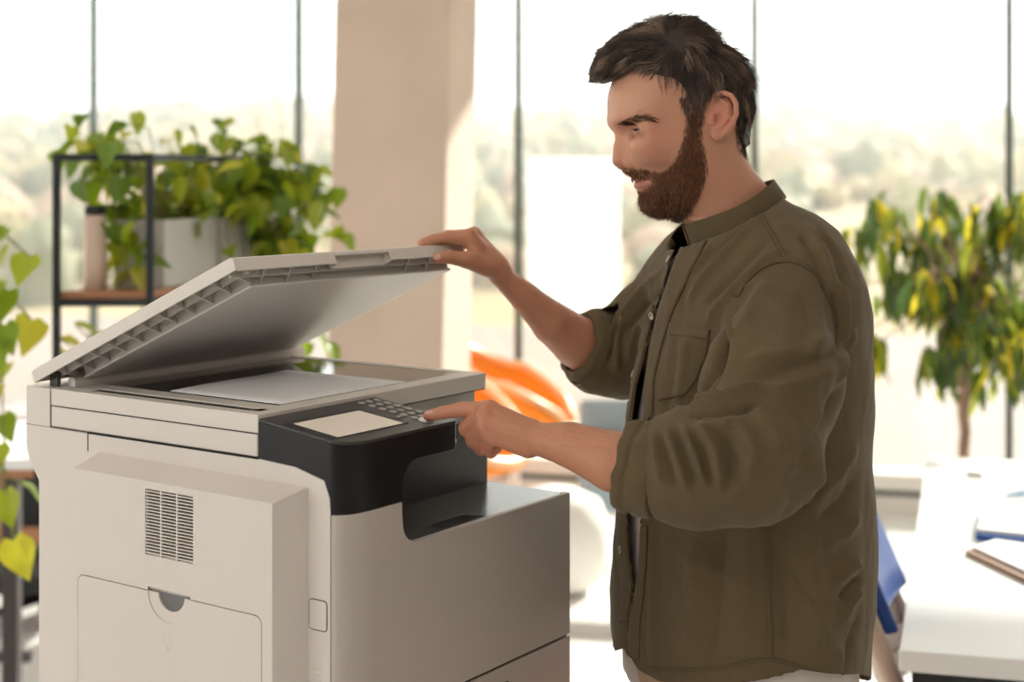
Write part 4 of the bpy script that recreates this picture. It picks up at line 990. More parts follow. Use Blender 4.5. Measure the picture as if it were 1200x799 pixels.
# upholstered back seen nearly edge-on: a curved pad leaning back, beige slotted shell behind it
n = 9
pad = MB(); top_n = cw(1010, 560); 
TN, BN, BF, TF = P(1013, 640, 2.65), P(1053, 736, 2.65), P(1063, 678, 3.1), P(1018, 576, 3.1)
def backpt(t, s, off): # t 0 top .. 1 bottom, s 0 near side .. 1 far side, off towards the man's side
    q = (TN * (1 - t) + BN * t) * (1 - s) + (TF * (1 - t) + BF * t) * s
    return q + np.array([-off * .95, off * .25, -off * .3])
V = []
for i in range(n):
    for j in range(7):
        s = j / 6; V.append(backpt(-.25 + 1.3 * i / (n - 1), s, .0 + .03 * math.sin(math.pi * s)))
for i in range(n):
    for j in range(7):
        s = j / 6; V.append(backpt(-.25 + 1.3 * i / (n - 1), s, .026 + .03 * math.sin(math.pi * s)))
F = []; K = n * 7
for i in range(n - 1):
    for j in range(6):
        a = i * 7 + j; F += [(a, a + 1, a + 8, a + 7), (K + a, K + a + 7, K + a + 8, K + a + 1)]
for i in range(n - 1): F += [(i * 7, (i + 1) * 7, K + (i + 1) * 7, K + i * 7), (i * 7 + 6, K + i * 7 + 6, K + (i + 1) * 7 + 6, (i + 1) * 7 + 6)]
for j in range(6): F += [(j, K + j, K + j + 1, j + 1), ((n - 1) * 7 + j, (n - 1) * 7 + j + 1, K + (n - 1) * 7 + j + 1, K + (n - 1) * 7 + j)]
obj('backrest', V, F, blue, bcE, smooth=True, bevel=.006)
for k in range(6):      # ribs of the slotted shell
    t = .62 + k * .23; m = MB(); pts = []
    for s in np.linspace(-.06, 1.0, 9): pts.append(backpt(t, s, .052 + .05 * math.sin(math.pi * min(1, max(0, s)))) + np.array([0, 0, -.012 * 0]))
    V = []; 
    for p in pts: V += [p + np.array([0, 0, .027]), p + np.array([.012, 0, .027]), p + np.array([.022, 0, -.027]), p + np.array([.010, 0, -.027])]
    F = [(i * 4 + a, i * 4 + (a + 1) % 4, (i + 1) * 4 + (a + 1) % 4, (i + 1) * 4 + a) for i in range(8) for a in range(4)] + [(3, 2, 1, 0), (32, 33, 34, 35)]
    m.add(V, F); m.build('shell_slat', shellm, bcE, bevel=.003)
for s in (-.05, 1.0):
    m = MB(); pts = [backpt(t, s, .040) for t in np.linspace(.12, 1.9, 10)]; m.tube(pts, .018, 10); m.build('side_rail', shellm, bcE, smooth=True)
sx = backpt(1, .5, 0)
MB().box(sx[0] - .02, sx[0] + .42, CY_ + .02, CY_ + .46, .43, .49).build('seat', blue, bcE, bevel=.02, seg=3)
MB().lathe([(.025, .06), (.025, .44)], (sx[0] + .2, CY_ + .22, 0), n=14).build('column', steel, bcE, smooth=True)
for k in range(5): a = k * 1.2566; MB().tube([(sx[0] + .2, CY_ + .22, .07), (sx[0] + .2 + .28 * math.cos(a), CY_ + .22 + .28 * math.sin(a), .03)], [.022, .03], 8).build('leg', steel, bcE, smooth=True)
# ---- colours of the skin of the head
HN = vnormals(HV, HQ)
hx_, hy_, hl_ = to_head(HV.astype(np.float32))
SKIN = np.array(lin(204, 148, 120)); RED = np.array(lin(200, 126, 104)); LIP = np.array(lin(172, 110, 96)); BRD = np.array(lin(104, 68, 46)); PALE = np.array(lin(210, 160, 132))
beard_poly = [(800, 128), (791, 140), (787, 160), (783, 178), (776, 192), (767, 200), (757, 199), (748, 196.5), (738, 196), (728, 199.5), (729, 206), (738, 210.6), (752, 208.8), (757, 209.6), (758.5, 212.5), (755, 216.8),
              (750, 221.5), (745, 223), (736, 226), (738, 254), (765, 266), (790, 262), (803, 246), (812, 224), (817, 202), (814, 180), (809, 160), (808, 134)]
bsd = poly_sdf(hx_, hy_, smooth_poly(beard_poly, 4))
bmask = np.clip(-bsd / 9 + .15, 0, 1) * (np.abs(hl_) < .083)
bump_g = lambda cx, cy, r: np.exp(-((hx_ - cx) ** 2 + (hy_ - cy) ** 2) / r ** 2)
hc = np.repeat(SKIN[None], len(HV), 0)
def blend(c, k): 
    global hc
    hc = hc * (1 - k[:, None]) + c * k[:, None]
blend(RED, np.clip(.42 * bump_g(757, 178, 15) + .35 * bump_g(721, 189, 11) + .8 * (np.abs(hl_) > .0755) * bump_g(830, 138, 26) + .35 * bump_g(760, 150, 20) , 0, .85))
blend(PALE, .5 * bump_g(725, 120, 22))
lipm = np.maximum(np.exp(-((hx_ - 750) / 10) ** 2 - ((hy_ - 217.2) / 3.6) ** 2), np.exp(-((hx_ - 748) / 10) ** 2 - ((hy_ - 210.2) / 2.1) ** 2)) * (np.abs(hl_) < .027)
blend(BRD, bmask * .72)
blend(LIP, np.clip(lipm * 1.5, 0, .95))
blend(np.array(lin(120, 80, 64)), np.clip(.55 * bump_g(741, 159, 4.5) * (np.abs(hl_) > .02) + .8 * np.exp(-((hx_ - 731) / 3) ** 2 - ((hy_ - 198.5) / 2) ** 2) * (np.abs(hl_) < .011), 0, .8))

def strands(name, P_, r0, r1, cols, m, parent=MAN, sides=3):
    """P_: (N,K,3) paths -> one mesh of tapering hairs with a colour each"""
    N, K, _ = P_.shape
    T = np.gradient(P_, axis=1); T /= np.linalg.norm(T, axis=2, keepdims=True) + 1e-9
    a = np.cross(T, np.array([.3, -.9, .2])); a /= np.linalg.norm(a, axis=2, keepdims=True) + 1e-9; b = np.cross(T, a)
    t = np.linspace(0, 1, K); r = (r0 + (r1 - r0) * t ** 1.5)[None, :, None]
    ring = [P_ + r * (math.cos(2 * math.pi * k / sides) * a + math.sin(2 * math.pi * k / sides) * b) for k in range(sides)]
    V = np.stack(ring, 2).reshape(-1, 3) - np.array([.285, 1.95, 0])
    base = (np.arange(N)[:, None] * K + np.arange(K - 1)[None]).reshape(-1) * sides
    F = np.concatenate([np.stack([base + k, base + (k + 1) % sides, base + sides + (k + 1) % sides, base + sides + k], 1) for k in range(sides)])
    me = bpy.data.meshes.new(name)
    me.vertices.add(len(V)); me.vertices.foreach_set('co', V.astype(np.float32).ravel())
    me.loops.add(F.size); me.loops.foreach_set('vertex_index', F.astype(np.int32).ravel())
    me.polygons.add(len(F)); me.polygons.foreach_set('loop_start', np.arange(0, F.size, 4, dtype=np.int32)); me.polygons.foreach_set('loop_total', np.full(len(F), 4, np.int32))
    me.update(calc_edges=True)
    ca = me.color_attributes.new('Col', 'FLOAT_COLOR', 'POINT')
    ca.data.foreach_set('color', np.repeat(cols, K * sides, 0).astype(np.float32).ravel())
    return link(name, me, m, parent, smooth=True)
def sample(V, Q, w, n):
    ar = np.linalg.norm(np.cross(V[Q[:, 2]] - V[Q[:, 0]], V[Q[:, 3]] - V[Q[:, 1]]), axis=1) * w[Q].mean(1)
    i = rng.choice(len(Q), n, p=ar / ar.sum()); u = rng.random((n, 2)); q = Q[i]
    a = V[q[:, 0]] * (1 - u[:, :1]) + V[q[:, 1]] * u[:, :1]; b = V[q[:, 3]] * (1 - u[:, :1]) + V[q[:, 2]] * u[:, :1]
    return a * (1 - u[:, 1:]) + b * u[:, 1:], i
def flow_field(guides):
    g = np.array(guides, float)
    def f(x, y):
        d2 = (x[:, None] - g[None, :, 0]) ** 2 + (y[:, None] - g[None, :, 1]) ** 2; w = 1 / (d2 + 60) ** 1.6
        v = (w[:, :, None] * g[None, :, 2:]).sum(1); return v / (np.linalg.norm(v, axis=1, keepdims=True) + 1e-9)
    return f
def grow(P0, N0, flow, length, K, lift, noise_amt, droop=0.0, latf=0.0):
    P_ = np.zeros((len(P0), K, 3)); p = P0.copy(); nv = N0.copy(); jit = rng.standard_normal((len(P0), 3)) * noise_amt
    for k in range(K):
        P_[:, k] = p
        x, y, l = to_head(p.astype(np.float32)); d2 = flow(x, y)
        d = fw[None] * (-d2[:, :1]) + np.array([0, 0, -1.0])[None] * d2[:, 1:] + lt[None] * (np.sign(l) * latf)[:, None]
        d -= nv * (d * nv).sum(1, keepdims=True) * .85
        d /= np.linalg.norm(d, axis=1, keepdims=True) + 1e-9
        d = d + nv * (lift * (1 - k / K * 1.5))[:, None] + jit * (1 + k * .3) + np.array([0, 0, -droop * k / K])
        d /= np.linalg.norm(d, axis=1, keepdims=True) + 1e-9
        p = p + d * (length / (K - 1))[:, None]
    return P_
hair_mat = mat('hair_fibre', lin(56, 42, 34), .36, spec=.45, attr='Col')
# beard and moustache
w = bmask * (bsd < -.3)
p0, fi = sample(HV, HQ, w, 14000); n0 = HN[HQ[fi, 0]]
bflow = flow_field([(800, 140, .15, 1), (790, 165, -.1, 1), (800, 190, -.2, 1), (785, 200, -.35, .9), (775, 215, -.3, .95), (760, 203, .75, .65), (745, 200, .45, .9), (734, 203, .1, 1), (750, 232, -.15, 1), (770, 240, .0, 1), (800, 220, -.35, .9), (790, 245, -.2, 1)])
bx, by_, bl = to_head(p0.astype(np.float32))
ln = np.interp(by_, [130, 170, 205, 225, 250], [.005, .006, .0075, .0085, .010]) * rng.uniform(.6, 1.25, len(p0)); ln *= np.where((by_ < 212) & (bx < 762), .75, 1)
BP = grow(p0, n0, bflow, ln, 4, np.full(len(p0), .55), .22)
c3 = np.array([lin(126, 80, 50), lin(92, 58, 38), lin(150, 98, 62), lin(66, 44, 32)])
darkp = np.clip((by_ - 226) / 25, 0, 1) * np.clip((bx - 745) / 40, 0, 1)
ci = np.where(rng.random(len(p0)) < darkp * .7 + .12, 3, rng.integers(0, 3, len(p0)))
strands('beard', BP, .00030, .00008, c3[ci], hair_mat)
# eyebrows (both sides)
bp = poly_sdf(hx_, hy_, [(719, 146.5), (725, 142.5), (735, 138.5), (747, 138.5), (757, 142), (747, 142.5), (736, 144), (726, 148)])
for sg in (1, -1):
    w = ((bp < .6) & (hl_ * sg > .005)).astype(float)
    p0, fi = sample(HV, HQ, w, 420); n0 = HN[HQ[fi, 0]]
    BP = grow(p0, n0, flow_field([(720, 146, .5, -.8), (735, 141, .95, -.25), (755, 142, .9, .4)]), rng.uniform(.006, .010, len(p0)), 4, np.full(len(p0), .24), .11)
    strands('eyebrow', BP, .00030, .0001, c3[rng.choice([1, 1, 2, 3], len(p0))] * .8, hair_mat)
# eyes: the visible lens of each eyeball between the lids, lashes above
eye_white = mat('eye_white', lin(170, 148, 136), .4, spec=.2); iris = mat('iris', lin(44, 32, 26), .3, spec=.3); lash = mat('eyelash', lin(34, 24, 20), .6)
for sg, nm in ((1, 'eye'), (-1, 'eye')):
    c = hp(EYE_C[0], EYE_C[1], EYE_C[2] * sg); ol = lt * sg
    def sp(az, el, r):
        f = fw * math.cos(az) + ol * math.sin(az); return c + r * (f * math.cos(el) + np.array([0, 0, 1]) * math.sin(el))
    V = []; F = []; na, ne = 15, 5
    for i in range(na):
        az = -.35 + 1.75 * i / (na - 1); s_ = math.sin(math.pi * i / (na - 1)) ** .6
        for j in range(ne):
            V.append(sp(az, -.055 + (-.11 + .19 * j / (ne - 1)) * s_ , .01305))
    F = [(i * ne + j, (i + 1) * ne + j, (i + 1) * ne + j + 1, i * ne + j + 1) for i in range(na - 1) for j in range(ne - 1)]
    e = man_obj(nm, V, F, eye_white, smooth=True); e.data.materials.append(iris)
    for fidx, pgn in enumerate(e.data.polygons):
        i = fidx // (ne - 1)
        if 3 <= i <= 8: pgn.material_index = 1
    m = MB(); m.tube([sp(-.35 + 1.75 * t, -.055 + .10 * math.sin(math.pi * t) ** .6, .01325) - np.array([.285, 1.95, 0]) for t in np.linspace(0.02, .98, 14)], [.0002 + .00062 * math.sin(math.pi * t) for t in np.linspace(0.02, .98, 14)], 6)
    for t in np.linspace(.1, .95, 16):
        a = sp(-.35 + 1.75 * t, -.055 + .10 * math.sin(math.pi * t) ** .6, .0132); b2 = sp(-.35 + 1.75 * t + .1, -.02, .0180)
        m.tube([a - np.array([.285, 1.95, 0]), b2 - np.array([.285, 1.95, 0])], [.00022, .00008], 3)
    m.build('eyelashes', lash, e)
    ld = MB(); ld.tube([sp(-.4 + 1.85 * t, -.055 + (.25 + .10 * math.sin(math.pi * t)) * math.sin(math.pi * t) ** .6, .0127) - np.array([.285, 1.95, 0]) for t in np.linspace(0, 1, 14)], [.0002 + .0010 * math.sin(math.pi * t) for t in np.linspace(0, 1, 14)], 6)
# ---- hair: a cap under thousands of locks
hair_out = [(693, 86), (699, 66), (714, 51), (736, 40), (756, 33), (776, 29), (800, 26), (820, 33), (834, 46), (850, 56), (862, 66), (872, 80), (877, 100), (880, 125), (878, 148), (876, 172), (868, 196), (830, 205), (790, 190), (755, 140), (724, 112), (704, 99)]
hair_in = [(697, 97), (694, 78), (706, 54), (736, 34), (760, 24), (790, 18), (822, 22), (840, 40), (862, 56), (880, 78), (888, 110), (888, 150), (880, 168), (866, 172), (858, 167), (854, 156), (849, 140), (845, 124), (841, 113), (833, 108), (822, 111), (814, 121), (806, 132), (798, 136), (791, 129), (783, 121), (772, 115),
           (763, 106), (757, 96), (749, 88), (739, 84.5), (727, 90), (711, 98)]
GO = Grid2(smooth_poly(hair_out, 5), 660, 990, 0, 345); GI = Grid2(smooth_poly(hair_in, 5), 660, 990, 0, 345)
def hair_f(p):
    x, y, l = to_head(p); L = np.abs(l); d = -GO(x, y) * SH
    w = np.interp(y, [20, 50, 90, 130, 170], [.074, .080, .0835, .0825, .074]); pp = 2.2; R = .075
    w = w * np.interp(x, [695, 760, 800], [.72, .95, 1.0])
    F = ((np.power(L / w, pp) + np.power(np.clip(1 - d / R, 0, 3), pp)) ** (1 / pp) - 1) * np.minimum(R, w) * .9
    return smax(F, GI(x, y) * SH, .004)
CV, CQ = snets(hair_f, lo, hi, .0032, slack=2.2); CV = polish(hair_f, CV, .0032); CN = vnormals(CV, CQ)
hair_dark = mat('hair_base', lin(46, 36, 31), .6)
hair = man_obj('hair', CV, CQ, hair_dark, smooth=True)
hflow = flow_field([(703, 85, -.75, .55), (715, 70, -.85, .35), (730, 58, -.95, .05), (725, 82, -.8, .5), (745, 72, -.9, .2), (752, 50, -.8, -.35), (775, 38, -.1, -.95), (772, 62, -.35, .75), (775, 90, .05, 1), (795, 110, -.1, 1), (790, 75, .15, 1), (795, 50, .55, .5), (800, 30, .8, -.15),
                    (825, 42, .85, .5), (820, 70, .45, .9), (815, 100, .15, 1), (845, 65, .65, .75), (845, 95, .25, .97), (865, 90, .3, .95), (862, 125, .05, 1), (875, 140, -.1, 1), (866, 165, -.25, .95)])
cx_, cy_, cl_ = to_head(CV.astype(np.float32))
inner = GI(cx_, cy_); okm = (hair_f(CV.astype(np.float32)) < .004)
wgt = np.where(CN @ np.array([0, 0, 1.]) > -.75, 1, 0.1)
NH = 15000
p0, fi = sample(CV, CQ, wgt, NH); n0 = CN[CQ[fi, 0]]
sx, sy, sl = to_head(p0.astype(np.float32))
ln = np.interp(sy, [30, 70, 110, 150, 172], [.034, .036, .030, .020, .012]) * rng.uniform(.65, 1.15, NH)
ln = np.where(sx < 740, ln * .72, ln); edge = GI(sx, sy); ln *= np.clip(.35 + (-edge) / 16, .35, 1)
lift = np.interp(sy, [25, 60, 100, 170], [.50, .34, .16, .08]) + np.where(sx < 735, .34, 0)
HP = grow(p0 - n0 * .002, n0, hflow, ln, 7, lift, .10, droop=.1)
# gather into locks
ng = 760; gi = rng.choice(NH, ng, replace=False); near = np.zeros(NH, int)
for s in range(0, NH, 2000): near[s:s + 2000] = np.argmin(((p0[s:s + 2000, None] - p0[gi][None]) ** 2).sum(-1), 1)
t = np.linspace(0, 1, 7)[None, :, None] ** 1.3
wild = (rng.random(NH) < .13)[:, None, None]
HP = HP + np.where(wild, .15, .62) * t * (HP[gi][near] - HP + (p0 - p0[gi][near])[:, None] * .35)
gc = np.array([lin(82, 64, 54), lin(56, 44, 37), lin(110, 88, 73), lin(150, 124, 104)])
cc = gc[rng.choice(4, ng, p=[.38, .28, .22, .12])][near] * rng.uniform(.8, 1.2, (NH, 1)); cc[:, 3] = 1
strands('hair_locks', HP, .00046, .00010, cc, hair_mat, parent=hair)
# short sideburn and nape hairs blending into the skin
w = np.clip(1 - np.abs(poly_sdf(hx_, hy_, [(783, 118), (799, 118), (809, 128), (808, 146), (795, 148), (788, 132)])) / 3, 0, 1) + ((poly_sdf(hx_, hy_, [(783, 118), (799, 118), (809, 128), (808, 146), (795, 148), (788, 132)])) < 0) \
    + .8 * (poly_sdf(hx_, hy_, [(846, 118), (852, 112), (880, 150), (880, 182), (866, 184), (852, 170)]) < 0)
w = w * (np.abs(hl_) < .082)
p0, fi = sample(HV, HQ, w, 3000); n0 = HN[HQ[fi, 0]]
BP = grow(p0, n0, flow_field([(800, 130, .05, 1), (860, 150, .05, 1), (870, 178, -.2, 1)]), rng.uniform(.004, .009, len(p0)), 4, np.full(len(p0), .25), .15)
strands('sideburns', BP, .00026, .00008, gc[rng.integers(0, 3, len(p0))], hair_mat, parent=hair)
# ---- arms and hands (each a smooth union of tapering limbs; five separate fingers)
skin_m = mat('skin', lin(204, 148, 120), .48, spec=.45, sss=.12, attr='Col', bump=.0004, bump_scale=420)
def chain(p, pts, F=None, k=.006):
    G = None
    for a, b in zip(pts[:-1], pts[1:]):
        s_ = seg(p, P(*a[:3]), P(*b[:3]), a[3], b[3]); G = s_ if G is None else smin(G, s_, .003)
    return G if F is None else smin(F, G, k)
N_FOREARM = [(627, 514, 1.722, .0178), (668, 521, 1.697, .0255), (720, 541, 1.672, .0335), (790, 552, 1.655, .040), (868, 540, 1.665, .044)]
N_FING = [
    [(574, 481, 1.748, .0118), (543, 479.5, 1.768, .0088), (519, 483.5, 1.781, .0075), (502.5, 487, 1.787, .0066)],
    [(569, 490, 1.741, .0125), (547.5, 502, 1.769, .0098), (556, 515, 1.788, .0084), (568, 513, 1.784, .0074)],
    [(571, 501, 1.737, .0120), (555, 516, 1.762, .0092), (564, 526, 1.779, .0078), (575, 521, 1.774, .0070)],
    [(578, 511, 1.736, .0105), (568, 524.5, 1.754, .0080), (575, 529.5, 1.767, .0070), (582, 525, 1.763, .0064)]]
N_THUMB = [(604, 508, 1.752, .0135), (584, 505, 1.778, .0115), (568, 504, 1.797, .0095), (556, 508, 1.803, .0080)]
def near_f(p):
    F = chain(p, N_FOREARM)
    for a, y in ((620, 503), (620, 510), (619, 517), (618, 523)):
        i = (503, 510, 517, 523).index(y); m = N_FING[i][0]
        F = smin(F, seg(p, P(a, y, 1.728), P(*m[:3]), .0125, m[3] - .0006), .010)
    F = smin(F, seg(p, P(622, 519, 1.742), P(592, 512, 1.760), .012, .0125), .012)
    for i, f in enumerate(N_FING):
        G = chain(p, f); F = smin(F, G, .0045)
        F = smin(F, ball(p, P(f[0][0] - 2, f[0][1] - 2.5, f[0][2] - .003), f[0][3] - .0028), .004)      # knuckle
    F = chain(p, N_THUMB, F, .007)
    # tendons on the back of the hand, wrist bone
    for i, f in enumerate(N_FING[:3]): F = smin(F, seg(p, P(f[0][0] + 4, f[0][1] - 1, f[0][2] - .0085), P(614, 505 + 4 * i, 1.7145), .0028, .0024), .006)
    F = smin(F, ball(p, P(633, 519, 1.706), .0085), .010)
    # creases at the finger joints
    return F
F_FOREARM = [(589, 325, 2.100, .0150), (616, 349, 2.112, .0205), (648, 379, 2.130, .0300), (676, 400, 2.150, .0368), (722, 432, 2.180, .040)]
F_FING = [
    [(551, 278.5, 2.080, .0112), (525, 277.8, 2.078, .0083), (508, 280.6, 2.0775, .0072), (496, 283.6, 2.077, .0058)],
    [(555, 277, 2.101, .0115), (526, 277.0, 2.100, .0085), (508, 280.8, 2.099, .0074), (494, 284.5, 2.098, .0060)],
    [(559, 280, 2.121, .0110), (533, 280.5, 2.122, .0082), (516, 284.5, 2.120, .0072), (503, 288, 2.119, .0060)],
    [(564, 286, 2.138, .0098), (543, 286, 2.142, .0072), (530, 289.5, 2.141, .0064), (520, 292.5, 2.140, .0054)]]
F_THUMB = [(571, 312, 2.084, .0150), (546, 304.5, 2.064, .0112), (526, 301.2, 2.056, .0090), (513, 302.2, 2.055, .0078)]
def far_f(p):
    F = chain(p, F_FOREARM)
    F = smin(F, seg(p, P(589, 324, 2.116), P(616, 349, 2.126), .0135, .018), .012)
    for i, f in enumerate(F_FING):
        m = f[0]; F = smin(F, seg(p, P(588, 321, 2.096 + .008 * i), P(*m[:3]), .0125, m[3] - .0005), .009)
    F = smin(F, seg(p, P(582, 312, 2.10), P(563, 292, 2.10), .0165, .0135), .012)
    for f in F_FING:
        F = smin(F, chain(p, f), .0045)
        F = smin(F, ball(p, P(f[0][0] + 1, f[0][1] - 4, f[0][2]), f[0][3] - .003), .005)
    F = chain(p, F_THUMB, F, .008)
    F = smin(F, seg(p, P(556, 300, 2.072), P(556, 287, 2.080), .0085, .0085), .010)
    return F
def bounds(lists, pad):
    q = np.array([P(*c[:3]) for l in lists for c in l]); r = max(c[3] for l in lists for c in l) + pad
    return q.min(0) - r, q.max(0) + r
lo1, hi1 = bounds(N_FING + [N_FOREARM, N_THUMB], .012); AV, AQ = snets(near_f, lo1, hi1, .0019); AV = polish(near_f, AV, .0019)
lo2, hi2 = bounds(F_FING + [F_FOREARM, F_THUMB], .012); BV, BQ = snets(far_f, lo2, hi2, .0021); BV = polish(far_f, BV, .0021)
# ---- trunk: sections read from the outline of the figure (row, front x, back x, half breadth)
PHI = math.radians(16); tf = np.array([-math.cos(PHI), -math.sin(PHI)]); tl = np.array([math.sin(PHI), -math.cos(PHI)])
SEC = np.array([(236, 838, 925, .075), (250, 822, 951, .108), (268, 802, 968, .150), (285, 789, 978, .178), (305, 778, 988, .197), (330, 770, 996, .208), (360, 764, 1002, .212), (400, 757, 1006, .212), (450, 746, 1008, .208),
                (520, 734, 1010, .204), (600, 725, 1015, .202), (650, 720, 1018, .205), (700, 718, 1014, .208), (750, 719, 1008, .210), (830, 722, 1004, .212)], float)
_ws = (SEC[:, 2] - SEC[:, 1]) / 2 * SH; S_B = SEC[:, 3]; S_A = np.sqrt(np.maximum(_ws ** 2 - (S_B * math.sin(PHI)) ** 2, .0004)) / math.cos(PHI)
S_X = ((SEC[:, 1] + SEC[:, 2]) / 2 - CX) * SH
def trunk_f(p, shrink=0.0, x_off=0.0):
    py = HY - (p[:, 2] - EYE) / SH
    cx = np.interp(py, SEC[:, 0], S_X) + x_off; a = np.interp(py, SEC[:, 0], S_A) - shrink; b = np.interp(py, SEC[:, 0], S_B) - shrink
    dx = p[:, 0] - cx; dy = p[:, 1] - YH
    f = dx * tf[0] + dy * tf[1]; l = dx * tl[0] + dy * tl[1]
    k0 = np.sqrt((f / a) ** 2 + (l / b) ** 2); k1 = np.sqrt((f / a ** 2) ** 2 + (l / b ** 2) ** 2) + 1e-6
    d = k0 * (k0 - 1) / k1
    d = smax(d, (236 + 10 - py) * SH, .02)
    return d
N_SLV = [(922, 371, 1.802, .0685), (905, 450, 1.722, .0745), (880, 534, 1.658, .0695), (812, 549, 1.662, .0590), (742, 548, 1.682, .0475)]
F_SLV = [(806, 338, 2.105, .064), (766, 382, 2.150, .060), (728, 416, 2.178, .056), (700, 413, 2.165, .050), (676, 402, 2.150, .044)]
def arm_f(p, sl, ease=0.0):
    G = None
    for a, b in zip(sl[:-1], sl[1:]):
        s_ = seg(p, P(*a[:3]), P(*b[:3]), a[3] - ease, b[3] - ease); G = s_ if G is None else smin(G, s_, .03)
    return G
# body under the clothes: trunk, hips, two legs
def under_f(p):
    F = trunk_f(p, .034)
    F = smax(F, (p[:, 2] - 1.43).astype(np.float32), .02)
    F = smin(F, arm_f(p, [(922, 376, 1.81, .052), (903, 455, 1.735, .047), (874, 540, 1.665, .043), (800, 552, 1.657, .040)]), .02)
    F = smin(F, arm_f(p, [(806, 342, 2.10, .05), (766, 388, 2.145, .046), (724, 430, 2.18, .040)]), .02)
    hip = (.29, 1.95)
    for s_ in (-1, 1):
        F = smin(F, seg(p, (.295 + .01 * s_, 1.95 + s_ * .085, .88), (.275 + .03 * s_, 1.95 + s_ * .10, .47), .088, .058), .03)
        F = smin(F, seg(p, (.275 + .03 * s_, 1.95 + s_ * .10, .47), (.31 + .03 * s_, 1.95 + s_ * .11, .09), .056, .040), .02)
        F = smin(F, seg(p, (.32 + .03 * s_, 1.95 + s_ * .11, .05), (.17 + .03 * s_, 1.95 - .02 + s_ * .12, .035), .036, .030), .02)
    return smax(F, -p[:, 2], .002)
UV, UQ = snets(under_f, (-.0, 1.58, -.02), (.56, 2.28, 1.5), .0095)
parts = [(HV, HQ, hc)]
ARM = np.array(lin(196, 136, 106)); 
for V_, Q_ in ((AV, AQ), (BV, BQ)):
    c = np.repeat(ARM[None], len(V_), 0); x_, y_ = to_px(V_)
    k = np.zeros(len(V_))
    if V_ is AV:
        for f in N_FING:
            for q in f[:3]: k = np.maximum(k, .55 * np.exp(-((x_ - q[0]) ** 2 + (y_ - q[1]) ** 2) / 55))
        k = np.maximum(k, .5 * np.exp(-((x_ - 502) ** 2 + (y_ - 487) ** 2) / 60))
    else:
        k = .5 * np.exp(-((x_ - 552) ** 2 + (y_ - 272) ** 2) / 60) + .5 * np.exp(-((x_ - 514) ** 2 + (y_ - 303) ** 2) / 60)
    c = c * (1 - k[:, None]) + RED * k[:, None]; parts.append((V_, Q_, c))
parts.append((UV, UQ, np.repeat(SKIN[None], len(UV), 0)))
off = 0; VV = []; QQ = []; CC = []
for V_, Q_, c in parts:
    VV.append(V_); QQ.append(Q_ + off); CC.append(c); off += len(V_)
body = man_obj('body', np.concatenate(VV), np.concatenate(QQ), skin_m, smooth=True)
ca = body.data.color_attributes.new('Col', 'FLOAT_COLOR', 'POINT'); ca.data.foreach_set('color', np.concatenate(CC).astype(np.float32).ravel())
# fine hair on the forearms
for V_, Q_, nm in ((AV, AQ, 'n'), (BV, BQ, 'f')):
    x_, y_ = to_px(V_); Nn = vnormals(V_, Q_)
    w = (np.clip((x_ - 572) / 40, 0, 1) if nm == 'n' else np.clip((x_ - 590) / 30, 0, 1)) * np.clip(.3 + Nn[:, 2] * .8, .05, 1)
    p0, fi = sample(V_, Q_, w, 520); n0 = Nn[Q_[fi, 0]]
    dr = (P(560, 500, 1.76) - P(700, 535, 1.68)) if nm == 'n' else (P(590, 325, 2.1) - P(670, 395, 2.15)); dr = dr / np.linalg.norm(dr) + np.array([0, 0, .15])
    d = dr[None] + rng.standard_normal((520, 3)) * .35; d -= n0 * (d * n0).sum(1, keepdims=True); d += n0 * .45
    L_ = rng.uniform(.005, .010, 520)[:, None]
    Pp = np.stack([p0 + d * L_ * t for t in (0, .4, .75, 1)], 1); Pp[:, 3] -= n0 * .0012
    strands('arm_hair', Pp, .00009, .00004, np.repeat(np.array([lin(70, 50, 38)]), 520, 0), hair_mat)['kind'] = 'stuff'
# nails
nail_m = mat('nail', lin(226, 178, 160), .25, spec=.6)
bA = bvh_of(AV, AQ); bB = bvh_of(BV, BQ)
def patch(bvh, quad_px, nu, nv, lift, name, m, parent, solid=0.0, curve=None, smooth=True):
    """a piece of cloth or nail lying on a surface: corners as seen from the front, edges follow the given lists"""
    A_, B_ = dense(quad_px[0], nu), dense(quad_px[1], nu)
    V = []; ok = []
    for i in range(nu):
        for j in range(nv):
            q = A_[i] + (B_[i] - A_[i]) * j / (nv - 1); h, n = shoot(bvh, q[0], q[1])
            if h is None: V.append((0, 0, 0)); ok.append(False)
            else: V.append(tuple(h + n * lift)); ok.append(True)
    F = []
    for i in range(nu - 1):
        for j in range(nv - 1):
            f = (i * nv + j, (i + 1) * nv + j, (i + 1) * nv + j + 1, i * nv + j + 1)
            if all(ok[k] for k in f) and max(np.linalg.norm(np.subtract(V[f[0]], V[f[2]])), np.linalg.norm(np.subtract(V[f[1]], V[f[3]]))) < .04: F.append(f)
    par = list(range(len(V)))
    def fd(k):
        while par[k] != k: par[k] = par[par[k]]; k = par[k]
        return k
    for f in F:
        for k in f[1:]: par[fd(k)] = fd(f[0])
    cnt = {}
    for f in F: cnt[fd(f[0])] = cnt.get(fd(f[0]), 0) + 1
    if F: best = max(cnt, key=cnt.get); F = [f for f in F if fd(f[0]) == best]
    used = sorted({k for f in F for k in f}); mp = {k: i for i, k in enumerate(used)}
    if not F: return None
    V = [V[k] for k in used]; F = [tuple(mp[k] for k in f) for f in F]
    o = man_obj(name, V, F, m, parent, smooth=smooth)
    if solid:
        s_ = o.modifiers.new('solid', 'SOLIDIFY'); s_.thickness = solid; s_.offset = 0
    return o
patch(bB, [[(507.5, 299.5), (511, 297.2), (516, 297.5)], [(508, 304), (511, 304.8), (516.5, 303.5)]], 7, 5, .0004, 'nail', nail_m, MAN)
